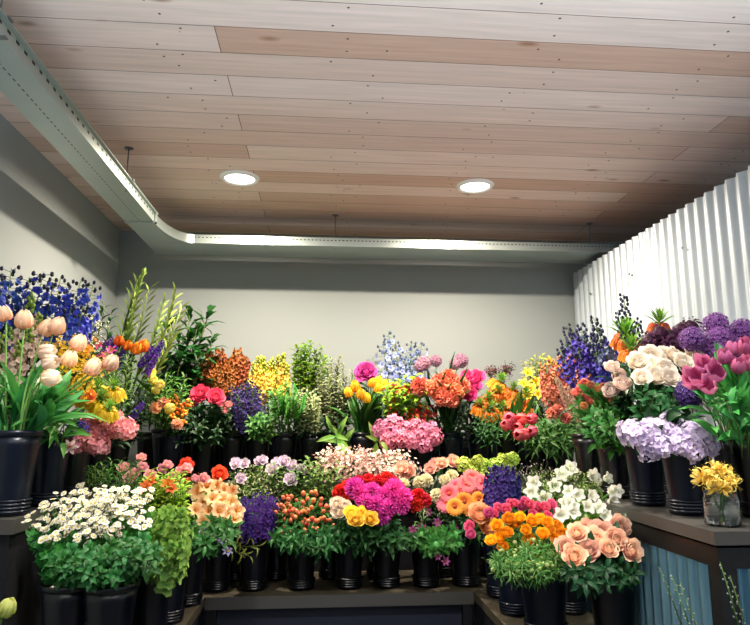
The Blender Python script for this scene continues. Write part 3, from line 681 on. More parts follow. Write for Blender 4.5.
bunch('v2', 'leafy', 'dark_ruscus_stem', 'foliage', 'dark glossy ruscus stem', [(168, 360), (176, 372), (184, 352), (192, 366), (200, 350), (206, 362), (178, 390), (190, 388), (166, 388), (198, 382)], 66, ('#183f1e', '#36702e'), Y=3.6, args=dict(n=15, L=.46, W=.17, droop=16), where='behind the hot pink peonies', spike=True, axis=(.15, 0, 1), jd=.2)
bunch('v1', 'leafy', 'bent_green_stem', 'foliage', 'pale green bent grassy stem', [(178, 349), (172, 344), (186, 346)], 64, ('#7ea044', '#b9cf78'), Y=3.7, args=dict(n=9, L=.5, W=.06, droop=22), where='before the back wall corner', spike=True, axis=(.6, 0, .8))
bunch('c1', 'tulip', 'yellow_tulip', 'tulip', 'soft yellow tulip', [(152, 382), (158, 387), (149, 375), (167, 410), (154, 392)], 9, ('#e8d23c', '#f6ec86'), Y=3.1, where='in the corner bucket', axis=(.6, -.3, .5), leaf=lf(3, .18, .02, 'mid', each=True, pr='blade', a0=70))
bunch('c1', 'berries', 'orange_hypericum', 'hypericum', 'orange berried hypericum sprig', [(178, 410), (184, 415), (173, 418), (181, 421), (188, 408), (177, 402), (170, 400)], 16, ('#d8641c', '#f2a23c'), Y=3.15, where='in the corner bucket', leaf=lf(10, .04, .012, 'bright'))
bunch('c1', 'carn', 'peach_carnation', 'carnation', 'peach carnation', [(156, 408), (163, 404), (177, 425)], 13, ('#e8956a', '#f6c09a'), Y=3.1, where='in the corner bucket')
bunch('c1', 'leafy', 'green_sprig', 'foliage', 'green leafy sprig', ('r', 160, 395, 28, 22, 14), 38, ('#2d6a2c', '#6aa03c'), Y=3.2, args=dict(n=22, L=.34, W=.07), where='in the corner tulip bucket', spike=True, axis=UPA)
bunch('b1', 'rosette', 'hot_pink_peony', 'peony', 'hot pink full peony', [(201, 395), (215, 398)], 19, ('#e01e5a', '#f4627e'), Y=3.4, args=dict(layers=7, opn=.55, ruf=.06), where='on the back counter', leaf=lf(9, .08, .03, 'dark'))
bunch('b1', 'rosette', 'pink_peony_bud', 'peony', 'small pink round peony bud', [(193, 406), (221, 405), (228, 405), (225, 411), (196, 403)], 8, ('#e56a84', '#f6b0b0'), Y=3.4, args=dict(layers=4, opn=.05), where='below the hot pink peonies', leaf=lf(10, .07, .026, 'dark'))
bunch('b1', 'leafy', 'peony_leaf_stem', 'foliage', 'dark green peony leaf stem', ('r', 208, 424, 20, 16, 8), 34, ('#123018', '#2a5a2c'), Y=3.45, args=dict(n=16, L=.4, W=.13), where='below the hot pink peonies', spike=True, axis=(0, -.4, .7))
bunch('v6', 'spike', 'copper_foliage_stem', 'foliage', 'copper brown densely leaved stem', ('r', 224, 372, 26, 15, 20), 34, ('#7a3a1a', '#b86e38'), Y=3.62, args=dict(n=46, R=.13, fr=.12, bud=.0, taper=.5, np=4), where='behind the hot pink peonies', spike=True, axis=UPA, n=4)
bunch('b3', 'spike', 'sea_lavender', 'sea lavender', 'dark purple sea lavender stem', ('r', 247, 402, 17, 18, 18), 34, ('#352a66', '#6a5aa8'), Y=3.48, args=dict(n=44, R=.16, fr=.075, bud=.1, taper=.3), where='in its back counter bucket', spike=True, axis=(0, -.3, 1), leaf=lf(6, .04, .01, 'mid'))
bunch('v7', 'spike', 'peach_yellow_snapdragon', 'snapdragon', 'yellow and peach snapdragon', ('r', 268, 374, 24, 13, 14), 32, ('#eaa86a', '#f2dc5a'), Y=3.62, args=dict(n=32, R=.13, fr=.13, bud=.3, bud_c='#b8c04a', taper=.7), where='before the back wall', spike=True, axis=UPA)
bunch('b4', 'leafy', 'fern_frond', 'fern', 'bright green fern frond', ('r', 288, 403, 18, 11, 11), 36, ('#217024', '#58b034'), Y=3.44, args=dict(n=44, L=.3, W=.06, two=True), where='on the back counter', spike=True, axis=(0, -.5, .6))
bunch('b3', 'leafy', 'green_sprig', 'foliage', 'green leafy sprig', ('r', 262, 424, 18, 8, 8), 28, ('#2a6a2a', '#63a043'), Y=3.46, args=dict(n=20, L=.4, W=.13), where='below the purple sea lavender', spike=True, axis=(0, -.5, .6))
bunch('v8', 'leafy', 'leafy_branch', 'foliage', 'bright lime green leafy branch', ('r', 309, 368, 19, 22, 18), 38, ('#5f9a28', '#a8cc4a'), Y=3.72, args=dict(n=24, L=.3, W=.15), where='tallest on the back counter', spike=True, axis=UPA)
bunch('b6', 'leafy', 'pittosporum_branch', 'foliage', 'pale edged pittosporum branch', ('r', 336, 390, 20, 30, 26), 40, ('#5f7f3c', '#d8dfae'), Y=3.6, args=dict(n=34, L=.22, W=.1), where='beside the yellow tulips', spike=True, axis=UPA)
bunch('b5', 'leafy', 'pittosporum_branch', 'foliage', 'pale edged pittosporum branch', ('r', 308, 410, 14, 14, 10), 36, ('#587a38', '#c8d49a'), Y=3.5, args=dict(n=30, L=.22, W=.1), where='below the lime branches', spike=True, axis=(0, -.4, .7), group='pittosporum below the lime branches')
bunch('b7', 'tulip', 'yellow_tulip', 'tulip', 'yellow tulip', [(350, 396), (356, 391), (361, 398), (371, 387), (377, 392), (377, 384), (383, 388), (366, 402)], 9, ('#f0a81c', '#f8d840'), Y=3.46, where='in the back counter bucket', axis=(0, -.2, 1), stem_c='#4f8f3c',
      leaf=dict(n=5, L=.22, W=.035, g='mid', each=True, pr='blade', a=-.02, b=.25, a0=82, dr=12))
bunch('b7', 'leafy', 'drooping_tulip_leaf', 'foliage', 'lime green drooping broad leaf stem', [(344, 442), (377, 442), (338, 436)], 34, ('#63a43c', '#a8d064'), Y=3.42, args=dict(n=5, L=.8, W=.2), where='over the tulip bucket rim', spike=True, axis=(0, -.8, .2))
bunch('v11', 'rosette', 'magenta_peony', 'peony', 'magenta peony', [(366, 374)], 20, ('#b81e7a', '#e45aac'), Y=3.6, args=dict(layers=7, opn=.8, ruf=.08), where='above the yellow tulips', leaf=lf(10, .09, .035, 'mid'))
bunch('v3', 'spike', 'pale_blue_delphinium', 'delphinium', 'pale blue delphinium spike', [(391, 352), (397, 362), (386, 364), (411, 360), (405, 372), (416, 372), (420, 364), (400, 378), (411, 382)], 44, ('#5a70c4', '#b8c8ea'), Y=3.8, args=dict(n=24, R=.2, fr=.09, bud=.22, bud_c='#5a6a8a', taper=.4), where='before the back wall', spike=True, axis=(0, 0, 1), leaf=lf(6, .05, .015, 'bright'), n=4)
bunch('b8', 'trumpet', 'orange_alstroemeria', 'alstroemeria', 'orange red alstroemeria', [(400, 396), (395, 391), (406, 392), (390, 404), (420, 392)], 16, ('#d8441c', '#ee8a4a'), Y=3.5, where='above pink stock', leaf=lf(10, .06, .02, 'bright'))
bunch('b8', 'leafy', 'lime_leaf_stem', 'foliage', 'lime green glossy leaf stem', ('r', 402, 398, 24, 14, 13), 34, ('#6aa828', '#b4dc3c'), Y=3.48, args=dict(n=12, L=.42, W=.19), where='above the pink stock', spike=True, axis=(0, -.3, .8))
bunch('b9', 'cluster', 'red_waxflower', 'waxflower', 'dark red waxflower sprig', [(420, 412), (427, 418), (413, 416), (430, 410), (392, 414), (419, 424)], 15, ('#a8201e', '#cf4a34'), Y=3.44, args=dict(n=30, fr=.2), where='beside pink stock', leaf=lf(8, .04, .014, 'mid'))
bunch('b9', 'hydrangea', 'pink_stock_cluster', 'stock', 'rose pink stock cluster', [(382, 429), (391, 434), (401, 438), (411, 441), (420, 436), (429, 432), (394, 425), (406, 429), (417, 427), (433, 438), (388, 440), (424, 445)], 17, ('#c8487c', '#e89ab4'), Y=3.36, n=3, args=dict(n=34, fr=.38, lo=-.2), where='', axis=(0, -.9, .4), jy=.02, leaf=lf(5, .05, .02, 'dark'))
bunch('v4', 'allium', 'mauve_allium', 'allium', 'dusty mauve allium globe', [(424, 363), (436, 361), (455, 364), (461, 361), (420, 366)], 14, ('#a0708e', '#c99ab0'), Y=3.75, where='before back wall', stem_c='#7a9a5a')
bunch('b10', 'carn', 'peach_azalea', 'azalea', 'peach coral ruffled bloom', [(436, 392), (447, 386), (456, 392), (430, 388), (443, 398), (452, 400), (420, 387), (440, 382), (461, 386), (449, 379)], 20, ('#e86a48', '#f6a480'), Y=3.42, where='on the back counter', axis=(0, -.8, .5), stem_c='#3f6a30', stem_r=.005, leaf=lf(4, .2, .02, 'dark', pr='blade', a0=80, dr=8))
bunch('v12', 'rosette', 'deep_pink_peony', 'peony', 'deep pink peony', [(467, 377), (474, 386), (470, 395), (477, 378)], 14, ('#d81e6e', '#f05a96'), Y=3.5, args=dict(layers=7, opn=.6, ruf=.06), where='beside the peach coral blooms', leaf=lf(8, .08, .02, 'dark'))
bunch('b11', 'crown', 'orange_crown_imperial', 'fritillary', 'orange crown imperial', [(487, 402), (496, 394), (507, 398), (501, 411), (515, 404), (490, 412), (522, 398), (480, 408), (512, 392), (498, 384), (526, 408)], 19, ('#e86c14', '#f6a23a'), Y=3.45, n=3, args=dict(tuft=.75, bell=1.25), where='in its back bucket', axis=(0, -.2, 1), leaf=lf(12, .08, .014, 'mid'), jy=.04)
bunch('b11', 'leafy', 'green_sprig', 'foliage', 'green narrow leaved sprig', ('r', 492, 425, 18, 12, 9), 36, ('#1c4a24', '#3f7a34'), Y=3.42, args=dict(n=26, L=.35, W=.05), where='below the orange crown imperials', spike=True, axis=(0, -.5, .6))
bunch('v13', 'cluster', 'brown_scabiosa', 'scabiosa', 'dark maroon scabiosa head', [(495, 370), (505, 373), (508, 368), (490, 373)], 13, ('#4a2230', '#7a4450'), Y=3.72, args=dict(n=60, fr=.16, np=4), where='above the crown imperials')
bunch('b12', 'tulip', 'red_pink_tulip', 'tulip', 'red pink tulip', [(508, 426), (518, 428), (523, 420), (534, 419), (533, 431), (520, 434), (510, 420), (526, 436)], 12, ('#d8284a', '#f47c84'), Y=3.12, where='lying over the bucket edge', axis=(-.45, -.6, .15), out=.2, leaf=lf(3, .16, .022, 'mid', each=True, pr='blade', a0=60))
bunch('b13', 'trumpet', 'yellow_freesia', 'freesia', 'bright yellow freesia', [(528, 375), (536, 383), (531, 391), (541, 388), (546, 381), (548, 364), (553, 368), (524, 386), (538, 396), (527, 397)], 15, ('#f0c81c', '#f8ea5a'), Y=3.5, where='beside crown imperials', leaf=lf(10, .08, .012, 'bright'))
bunch('v14', 'leafy', 'lime_bell_stem', 'foliage', 'lime yellow leafy stem', ('r', 535, 372, 14, 10, 8), 34, ('#a8b83c', '#dce27a'), Y=3.6, args=dict(n=18, L=.32, W=.12), where='behind the yellow freesias', spike=True, axis=UPA)
bunch('b14', 'spike', 'salmon_snapdragon', 'snapdragon', 'salmon pink snapdragon spike', [(546, 383), (554, 378), (562, 372), (570, 376), (577, 384), (566, 386), (556, 390), (549, 392), (573, 368), (582, 378), (588, 392), (580, 396)], 36, ('#cf5a50', '#ee9a80'), Y=3.35, args=dict(n=36, R=.14, fr=.11, bud=.2, bud_c='#c8805a', taper=.6), where='below the violet delphiniums', spike=True, axis=(-.2, -.1, 1), leaf=lf(10, .06, .012, 'mid'))
bunch('b14', 'leafy', 'grassy_green_stem', 'foliage', 'green drooping strappy stem', ('r', 556, 432, 40, 14, 20), 44, ('#27602c', '#5f9a48'), Y=3.36, args=dict(n=14, L=.5, W=.07), where='under the salmon snapdragons', spike=True, axis=(0, -.4, .5))
bunch('b14', 'spike', 'cream_astilbe', 'astilbe', 'cream pink astilbe plume', [(572, 400), (578, 412), (583, 420), (564, 394)], 36, ('#d8b48c', '#eed4c0'), Y=3.15, args=dict(n=60, R=.1, fr=.07, bud=0, taper=.8), where='under the snapdragons', spike=True, axis=(-.45, -.1, .8))
bunch('b14', 'carn', 'dusty_pink_carnation', 'carnation', 'dusty pink ruffled carnation', [(557, 410), (552, 414), (566, 419)], 14, ('#b8504c', '#e09080'), Y=3.15, where='under the snapdragons')
bunch('v5', 'spike', 'violet_delphinium', 'delphinium', 'violet blue delphinium spike', [(580, 350), (588, 356), (596, 362), (603, 355), (572, 360), (612, 362), (566, 366), (584, 370), (600, 374), (616, 375), (586, 346), (574, 346)], 50, ('#3a2f8c', '#5a50c0'), Y=3.35, args=dict(n=36, R=.18, fr=.1, bud=.28, bud_c='#3a3a5c', taper=.5), where='near the corrugated wall', spike=True, axis=(-.38, 0, 1), leaf=lf(6, .05, .016, 'dark'), n=4, jd=.2)

# ======================= raised counter, corrugated wall side
bucket('r1', 681, 2.08, 'U', 'black bucket of lilac hydrangeas behind the glass jar', .25, .078, BKTM)
bucket('r2', 643, 2.33, 'U', 'black tapered bucket of cream peonies by the counter edge', .26, .08, BKTM)
bucket('r3', 612, 2.58, 'U', 'black bucket of green peony buds on the corrugated wall counter')
bucket('r4', 588, 2.82, 'U', 'black bucket of coral buds on the corrugated wall counter')
bucket('q0', 754, 1.99, 'U', 'black bucket of mauve tulips at the open end of the counter', .25, .08)
bucket('q1', 0, 2.25, 'U', 'black bucket of purple alliums by the corrugated wall', x=1.48)
bucket('q2', 0, 2.5, 'U', 'black bucket of maroon lilac by the corrugated wall', x=1.48)
bucket('q3', 0, 2.74, 'U', 'black bucket by the corrugated wall holding the nearer crown imperial', x=1.48)
bucket('q4', 0, 3.0, 'U', 'black bucket by the corrugated wall holding the farther crown imperial', x=1.48)

bunch('q4', 'crown', 'tall_orange_crown_imperial', 'fritillary', 'tall orange crown imperial with green leaf tuft', [(632, 354), (625, 340, .1)], 29, ('#dc641c', '#f49a2c'), Y=2.85, n=2, where='above violet delphiniums', axis=(0, -.05, 1), leaf=lf(12, .08, .014, 'mid'), stem_r=.005)
bunch('q3', 'crown', 'tall_orange_crown_imperial', 'fritillary', 'tallest orange crown imperial with spiky green leaf tuft above maroon lilac', [(659, 327)], 29, ('#dc641c', '#f49a2c'), Y=2.7, n=1, axis=(0, -.05, 1), leaf=lf(12, .08, .014, 'mid'), stem_r=.005)
bunch('q3', 'spike', 'dark_delphinium_tip', 'delphinium', 'dusky blue budded delphinium tip', [(626, 318), (601, 340), (640, 340), (622, 330)], 46, ('#40486e', '#6a78a0'), Y=2.95, args=dict(n=34, R=.12, fr=.1, bud=.75, bud_c='#3a4260', taper=.4), where='by corrugated wall', spike=True, axis=(-.05, 0, 1))
bunch('q2', 'cluster', 'maroon_lilac', 'lilac', 'deep maroon lilac head', [(650, 343), (660, 335), (671, 339), (681, 332), (664, 348), (677, 346), (686, 341), (648, 352), (690, 330)], 24, ('#3c1a38', '#74406a'), Y=2.5, args=dict(n=110, fr=.15, np=4, core=.7), where='above the cream peonies', leaf=lf(6, .07, .03, 'dark'), axis=(0, -.3, .9))
bunch('q1', 'allium', 'purple_allium', 'allium', 'purple allium globe', [(692, 339), (716, 325), (719, 338, -.02), (706, 347, .05), (722, 351), (742, 331), (733, 346, .06), (752, 336)], 26, ('#5c2c7e', '#a870bc'), Y=2.3, where='by the corrugated wall', stem_c='#6a8a4a', stem_r=.003)
bunch('q1', 'allium', 'dark_violet_allium', 'allium', 'dark violet allium globe', [(689, 394), (737, 362, .05)], 27, ('#2c1f56', '#5d4590'), Y=2.2, where='below the cream peonies', stem_c='#6a8a4a')
bunch('r2', 'rosette', 'cream_peony', 'peony', 'cream white full peony', [(637, 364), (649, 368), (641, 379, -.03), (655, 379), (664, 371), (650, 358, .03), (668, 380, -.02), (672, 358, .04), (681, 364), (690, 358, .03), (697, 361), (686, 371), (661, 359, .05)], 22, ('#f2d8b4', '#fffaf0'), Y=2.3, n=4, args=dict(layers=7, opn=.6, ruf=.05), where='below the maroon lilac', axis=(0, -.6, .6), leaf=lf(9, .08, .034, 'dark'))
bunch('r2', 'rosette', 'blush_peony_bud', 'peony', 'blush white closed peony', [(612, 369), (623, 386), (620, 378, .05), (612, 392, .05)], 20, ('#f2cbb6', '#fdf0e8'), Y=2.4, args=dict(layers=5, opn=.15), where='beside the violet delphiniums', leaf=lf(9, .08, .034, 'dark'))
bunch('r3', 'rosette', 'green_peony_bud', 'peony', 'green and coral tight peony bud', [(603, 387), (606, 396), (616, 396), (621, 404), (597, 390), (590, 386), (612, 402), (584, 407)], 10, ('#9aa458', '#d88a68'), Y=2.55, args=dict(layers=4, opn=0.), where='below blush peonies', leaf=lf(12, .08, .032, 'mid'))
bunch('r4', 'rosette', 'coral_spray_rose', 'rose', 'coral pink spray rose', [(580, 390), (586, 397), (590, 401), (597, 404), (575, 394), (592, 392), (584, 384)], 11, ('#d84a60', '#f09a8c'), Y=2.8, args=dict(layers=5, opn=.3), where='beside salmon snapdragons', leaf=lf(12, .06, .024, 'mid'))
bunch('r3', 'leafy', 'peony_leaf_stem', 'foliage', 'green peony leaf stem', ('r', 622, 424, 34, 18, 20), 44, ('#1f5a28', '#4c9a3a'), Y=2.5, args=dict(n=14, L=.42, W=.15), where='below the blush peonies', spike=True, axis=(0, -.4, .6))
bunch('r2', 'leafy', 'peony_leaf_stem', 'foliage', 'dark green peony leaf stem', ('r', 664, 404, 26, 16, 16), 46, ('#153f22', '#347a3a'), Y=2.25, args=dict(n=14, L=.42, W=.15), where='below the cream peonies', spike=True, axis=(0, -.4, .6), group='peony leaves below the cream peonies')
bunch('q0', 'tulip', 'mauve_parrot_tulip', 'tulip', 'mauve pink fringed tulip', [(707, 369), (697, 385), (711, 390, -.03), (716, 377), (704, 380, -.02)], 15, ('#a83a78', '#e08ab4'), Y=1.98, n=4, args=dict(opn=.8, ruf=.09), where='beside the cream peonies', axis=(-.5, -.6, .45), out=.2, stem_r=.003, leaf=dict(n=3, L=.24, W=.045, g='tulip', each=True, pr='blade', a=-.02, b=.1, a0=80, dr=8))
bunch('q0', 'tulip', 'mauve_tulip', 'tulip', 'mauve pink cupped tulip', [(727, 363), (738, 372), (746, 352), (749, 369), (755, 360), (733, 356, .08)], 13.5, ('#a8407c', '#d67aa8'), Y=2.02, n=3, args=dict(opn=.35, ruf=.03), where='at the counter end', axis=(0, -.2, 1), stem_r=.003, stem_c='#6aa860', leaf=dict(n=5, L=.27, W=.05, g='tulip', each=True, pr='blade', a=-.02, b=.1, a0=84, dr=9))
bunch('q0', 'leafy', 'broad_tulip_leaf', 'foliage', 'broad green tulip leaf cluster', [(722, 425), (735, 428), (748, 424), (730, 415), (712, 420)], 58, ('#2c8a44', '#5cba54'), Y=1.98, args=dict(n=6, L=.7, W=.2, droop=10), where='at the counter end', spike=True, axis=(0, -.1, .8))
bunch('r1', 'hydrangea', 'lilac_hydrangea', 'hydrangea', 'pale lilac hydrangea head', [(640, 437), (655, 432), (668, 434), (661, 447), (677, 446), (689, 434), (700, 436), (650, 450, .03), (692, 449), (672, 423, .04), (706, 443, .04), (630, 433, .05)], 25, ('#bba4dc', '#f0e4f8'), Y=2.08, n=4, args=dict(n=40, fr=.36, lo=-.1), where='behind the glass jar', axis=(0, -.8, .6), leaf=lf(3, .08, .04, 'dark'), stem_r=.003, jy=.02)
# glass jar with yellow spidery flowers
jx, jy_ = xat(714, 1.84), 1.84
t = thing('glass_jar', 'clear glass jar of water with yellow spidery flowers on the counter end', 'jar', (jx, jy_, UZ))
GLASS, nt, N, L = new_mat('clear_glass'); p, o = principled(nt, '#ffffff', .01, 0, .5); p.inputs['Transmission Weight'].default_value = 1; p.inputs['IOR'].default_value = 1.4
WATER, nt, N, L = new_mat('jar_water'); p, o = principled(nt, '#f2fbf7', .0, 0, .5); p.inputs['Transmission Weight'].default_value = 1; p.inputs['IOR'].default_value = 1.33
B = MB(); B.lathe([(.0005, .001), (.05, .001), (.056, .006), (.056, .078), (.052, .088), (.052, .098), (.055, .1), (.0535, .101), (.050, .098), (.050, .088), (.0535, .078), (.0535, .008), (.048, .005), (.0005, .005)], 32, 0, Matrix.Diagonal((.86, .86, .95, 1))); part('jar_wall', B, GLASS, t, True)
B = MB(); B.lathe([(.0005, .0056), (.047, .0056), (.0528, .009), (.0528, .062), (.0005, .062)], 32, 0, Matrix.Diagonal((.86, .86, .95, 1))); part('water', B, WATER, t, True)
BK['jar'] = (V((jx, jy_, UZ)), .095, .05)
bunch('jar', 'spider', 'yellow_spider_lily', 'lily', 'yellow spidery lily', [(703, 478), (714, 471), (725, 474), (731, 483), (712, 484), (722, 488)], 25, ('#e8bc30', '#fbec8a'), Y=1.8, n=3, where='in the glass jar', axis=(0, -.6, .6), stem_c='#7aa850')

# ======================= low bench, pale wall arm
bucket('a1', 82, 2.16, 'L', 'black bucket under the white feverfew at the bench end', .25, .085)
bucket('a2', 122, 2.14, 'L', 'black bucket under the white feverfew beside the green hydrangeas', .25, .085)
bucket('a3', 112, 2.45, 'L', 'black bucket behind the white feverfew')
bucket('a4', 160, 2.36, 'L', 'black bucket under the green bells of Ireland', .25, .08)
bucket('a5', 178, 2.62, 'L', 'black bucket under the lime green lilies')
bucket('a6', 196, 2.86, 'L', 'black bucket under the peach alstroemeria', .25, .076)
bucket('a7', 130, 2.74, 'L', 'black bucket under the pink spray roses')
bucket('a8', 168, 2.98, 'L', 'black bucket under the red ranunculus')
FEVA = dict(n=9, disc=.42, disc_c='#d8c04a')
KIND['feverfew'] = lambda c, **kw: b_daisy(c, **FEVA)
# white feverfew: each stem is a spray of several small daisies
def daisy_spray(bid, region, Y, count, each, label, group):
    base, h, r = BK[bid]; _, cx, cy, rx, ry = region
    heads = [b_daisy(('#d2cfc0', '#efeee4'), n=9, disc=.45, disc_c='#c9b65a', w=.5) for _ in range(2)]
    gm = pmat(*GREEN['mid'], rough=.45); gm2 = pmat('#1f6a34', '#4ea048', rough=.45)
    for i in range(count):
        a = i * 2.4; q = math.sqrt((i + .5) / count); px, py = cx + rx * q * cos(a), cy + ry * q * sin(a)
        yy = Y - .0026 * (py - cy) + rnd.uniform(-.02, .02); c = onY(px, py, yy)
        rad = V((c.x - base.x, c.y - base.y, 0)); p1 = base + V((0, 0, h - .01)) + rad.normalized() * min(rad.length * .4, r * .6); p0 = base + V((0, 0, .014))
        ctrl = p1 + V((0, 0, .1)) + rad * .2; neck = c - V((0, 0, .035))
        t = thing('feverfew_spray', label, 'daisy', p0, group)
        S_ = MB(); S_.tube([V((0, 0, 0)), p1 - p0] + [bez(p1, ctrl, neck, u / 5) - p0 for u in range(1, 6)], .0018, 4)
        tips = []
        for k in range(each):
            d = V((rnd.uniform(-.034, .034), rnd.uniform(-.034, .03), rnd.uniform(-.012, .03))); S_.tube([neck - p0, neck - p0 + d * .5 + V((0, 0, .01)), c - p0 + d], .001, 3, cap=False); tips.append(c - p0 + d)
        link('stem', S_.mesh('stem', gm), t)
        for q_ in tips:
            M = Matrix.Translation(q_) @ axis_mat(V((0, -.55, .75)) + jit(.35) + rad.normalized() * .2) @ Matrix.Scale(rnd.uniform(.0085, .0112), 4)
            hs_ = heads[rnd.randrange(2)]; o = link(hs_[0][0], hs_[0][1], t, M); link(hs_[1][0], hs_[1][1], o)
        Lf = MB()
        for k in range(11):
            u = .1 + .85 * (k + rnd.random()) / 11; pos = bez(p1, ctrl, neck, u) - p0
            out_ = (rad.normalized() + jit(.6) + V((0, -.3, -.25))).normalized()
            M = Matrix.Translation(pos) @ axis_mat(out_)
            for s_ in (-.7, 0, .7): petal(Lf, M @ Matrix.Rotation(s_, 4, 'X') , .045 * (1 - .25 * abs(s_)), .022, [85, 80, 60, 40], 0, 0, .2, 'oval', .1, t0=rnd.random() * .5)
        link('foliage', Lf.mesh('foliage', gm2), t)
daisy_spray('a1', ('r', 72, 522, 36, 23), 2.16, 18, 10, 'white feverfew spray with yellow centres at the bench end', 'white feverfew at the bench end')
daisy_spray('a2', ('r', 116, 513, 38, 22), 2.16, 20, 9, 'white feverfew spray beside the green bells of Ireland', 'white feverfew beside the green bells')
daisy_spray('a3', ('r', 100, 500, 34, 10), 2.38, 9, 9, 'white feverfew spray at the back of the daisy mass', 'white feverfew at the back')
bunch('a1', 'leafy', 'chrysanthemum_leaf_stem', 'foliage', 'green lobed leaf stem', ('r', 92, 562, 46, 20, 26), 34, ('#134420', '#388a3c'), Y=2.06, args=dict(n=13, L=.42, W=.2, droop=25), where='below the white feverfew', spike=True, axis=(0, -.7, .35), k=.001)
bunch('a2', 'leafy', 'chrysanthemum_leaf_stem', 'foliage', 'green lobed leaf stem', ('r', 132, 552, 24, 22, 14), 34, ('#164a22', '#409040'), Y=2.06, args=dict(n=13, L=.42, W=.2, droop=25), where='between feverfew and green bells', spike=True, axis=(0, -.7, .35), k=.001, group='leaf stems beside the green bells')
bunch('a4', 'spike', 'bells_of_ireland', 'bells of Ireland', 'green bells of Ireland spike', ('r', 168, 538, 16, 32, 20), 44, ('#3f7a2c', '#a0c862'), Y=2.25, args=dict(n=20, R=.15, fr=.2, bud=0, taper=.3, np=4), where='beside the white feverfew', spike=True, axis=(0, -.35, .8), k=.0015)
bunch('a5', 'leafy', 'lime_foliage_stem', 'foliage', 'lime green leafy stem', ('r', 164, 494, 24, 16, 18), 36, ('#6aa424', '#b8d840'), Y=2.55, args=dict(n=20, L=.4, W=.14), where='behind the bells of Ireland', spike=True, axis=UPA)
bunch('a3', 'leafy', 'green_grassy_stem', 'foliage', 'green grassy stem', ('r', 112, 482, 30, 9, 14), 36, ('#2a6a2c', '#6aa23c'), Y=2.5, args=dict(n=26, L=.4, W=.05), where='behind the white feverfew', spike=True, axis=UPA)
bunch('a5', 'trumpet', 'orange_lily', 'lily', 'orange red lily', [(172, 490), (168, 485), (152, 484), (146, 488)], 15, ('#d8421c', '#f0904a'), Y=2.5, where='among lime leaves', leaf=lf(8, .06, .02, 'lime'))
bunch('a7', 'rosette', 'pink_spray_rose', 'rose', 'dusty pink spray rose', [(124, 469), (141, 459), (142, 468), (134, 474), (161, 470), (167, 466), (172, 477), (180, 472), (186, 469), (195, 480), (203, 479), (130, 478), (150, 476)], 11, ('#c87888', '#eeb4b8'), Y=2.7, args=dict(layers=5, opn=.4), where='behind lime leaves', leaf=lf(8, .05, .02, 'mid'))
bunch('a8', 'rosette', 'red_ranunculus', 'ranunculus', 'bright red ranunculus', [(186, 466), (219, 475)], 16, ('#c8141e', '#ee4a44'), Y=2.85, args=dict(layers=7, opn=.4), where='on the low bench', leaf=lf(8, .05, .02, 'mid'))
bunch('a8', 'cluster', 'red_kangaroo_paw', 'filler flower', 'rust red flower sprig', ('r', 184, 482, 24, 4, 8), 14, ('#a83020', '#d8603c'), Y=2.78, args=dict(n=26, fr=.2, kind='star'), where='below the red ranunculus')
bunch('a6', 'trumpet', 'peach_alstroemeria', 'alstroemeria', 'peach cream alstroemeria', [(198, 492), (207, 488), (216, 486), (224, 490), (233, 490), (203, 503), (213, 500), (222, 502), (230, 503), (236, 512), (209, 513), (218, 512), (227, 514), (195, 511), (203, 522), (234, 520)], 16, ('#e8925a', '#f6e0a8'), Y=2.68, args=dict(w=.75, ang=(50, 45, 10, -35)), where='on the low bench', axis=(0, -.6, .5), aj=.5, jd=.22, leaf=lf(6, .06, .02, 'bright'), n=4)
bunch('a6', 'leafy', 'green_leaf_stem', 'foliage', 'dark green leaf stem', ('r', 208, 532, 26, 16, 14), 40, ('#1f4f2a', '#4a8f3c'), Y=2.62, args=dict(n=14, L=.42, W=.12), where='below the peach alstroemeria', spike=True, axis=(.1, -.6, .4))
bunch('a6', 'trumpet', 'blue_nigella', 'nigella', 'blue violet trailing nigella', [(204, 534), (215, 535), (197, 538), (227, 553), (222, 541)], 11, ('#4a4a80', '#8a88b8'), Y=2.6, where='below the alstroemeria')

# ======================= low bench, back run (two rows)
for i, (px, Y, lab) in enumerate([(222, 3.09, 'black bucket on the low bench between alstroemeria and statice'), (258, 3.09, 'black bucket of violet statice on the low bench'), (304, 3.09, 'black bucket of coral hypericum on the low bench'), (350, 3.09, 'black bucket of yellow roses on the low bench'),
                                   (386, 3.09, 'black bucket of magenta chrysanthemums on the low bench'), (424, 3.09, 'black bucket of red carnations and trailing sweet peas'), (462, 3.09, 'black bucket of gerberas on the low bench')]):
    bucket('f%d' % i, px, Y, 'L', lab, .25, .08)
for i, (px, lab) in enumerate([(240, 'black bucket under the outer lavender lisianthus, second row'), (280, 'black bucket under the inner lavender lisianthus, second row'), (332, 'black bucket under the waxflower, second row'), (378, 'black bucket of waxflower behind the red carnations'), (440, 'black bucket of peach roses in the second bench row'), (486, 'black bucket of green snowball viburnum')]):
    bucket('g%d' % i, px, 3.28, 'L', lab, .25, .074)
bunch('g0', 'rosette', 'lavender_lisianthus', 'lisianthus', 'lavender lisianthus', [(236, 464), (244, 464), (241, 479), (262, 461), (258, 463)], 11, ('#c2a0c0', '#ecdcec'), Y=3.02, args=dict(layers=4, opn=.6), where='in the outer bench bucket', leaf=lf(9, .05, .02, 'bright'))
bunch('g1', 'rosette', 'lavender_lisianthus', 'lisianthus', 'lavender lisianthus', [(277, 464), (291, 466), (301, 471), (290, 480), (272, 470), (284, 462)], 12, ('#c2a0c0', '#ecdcec'), Y=3.02, args=dict(layers=4, opn=.6), where='in the inner bench bucket', leaf=lf(9, .05, .02, 'bright'), group='inner lavender lisianthus')
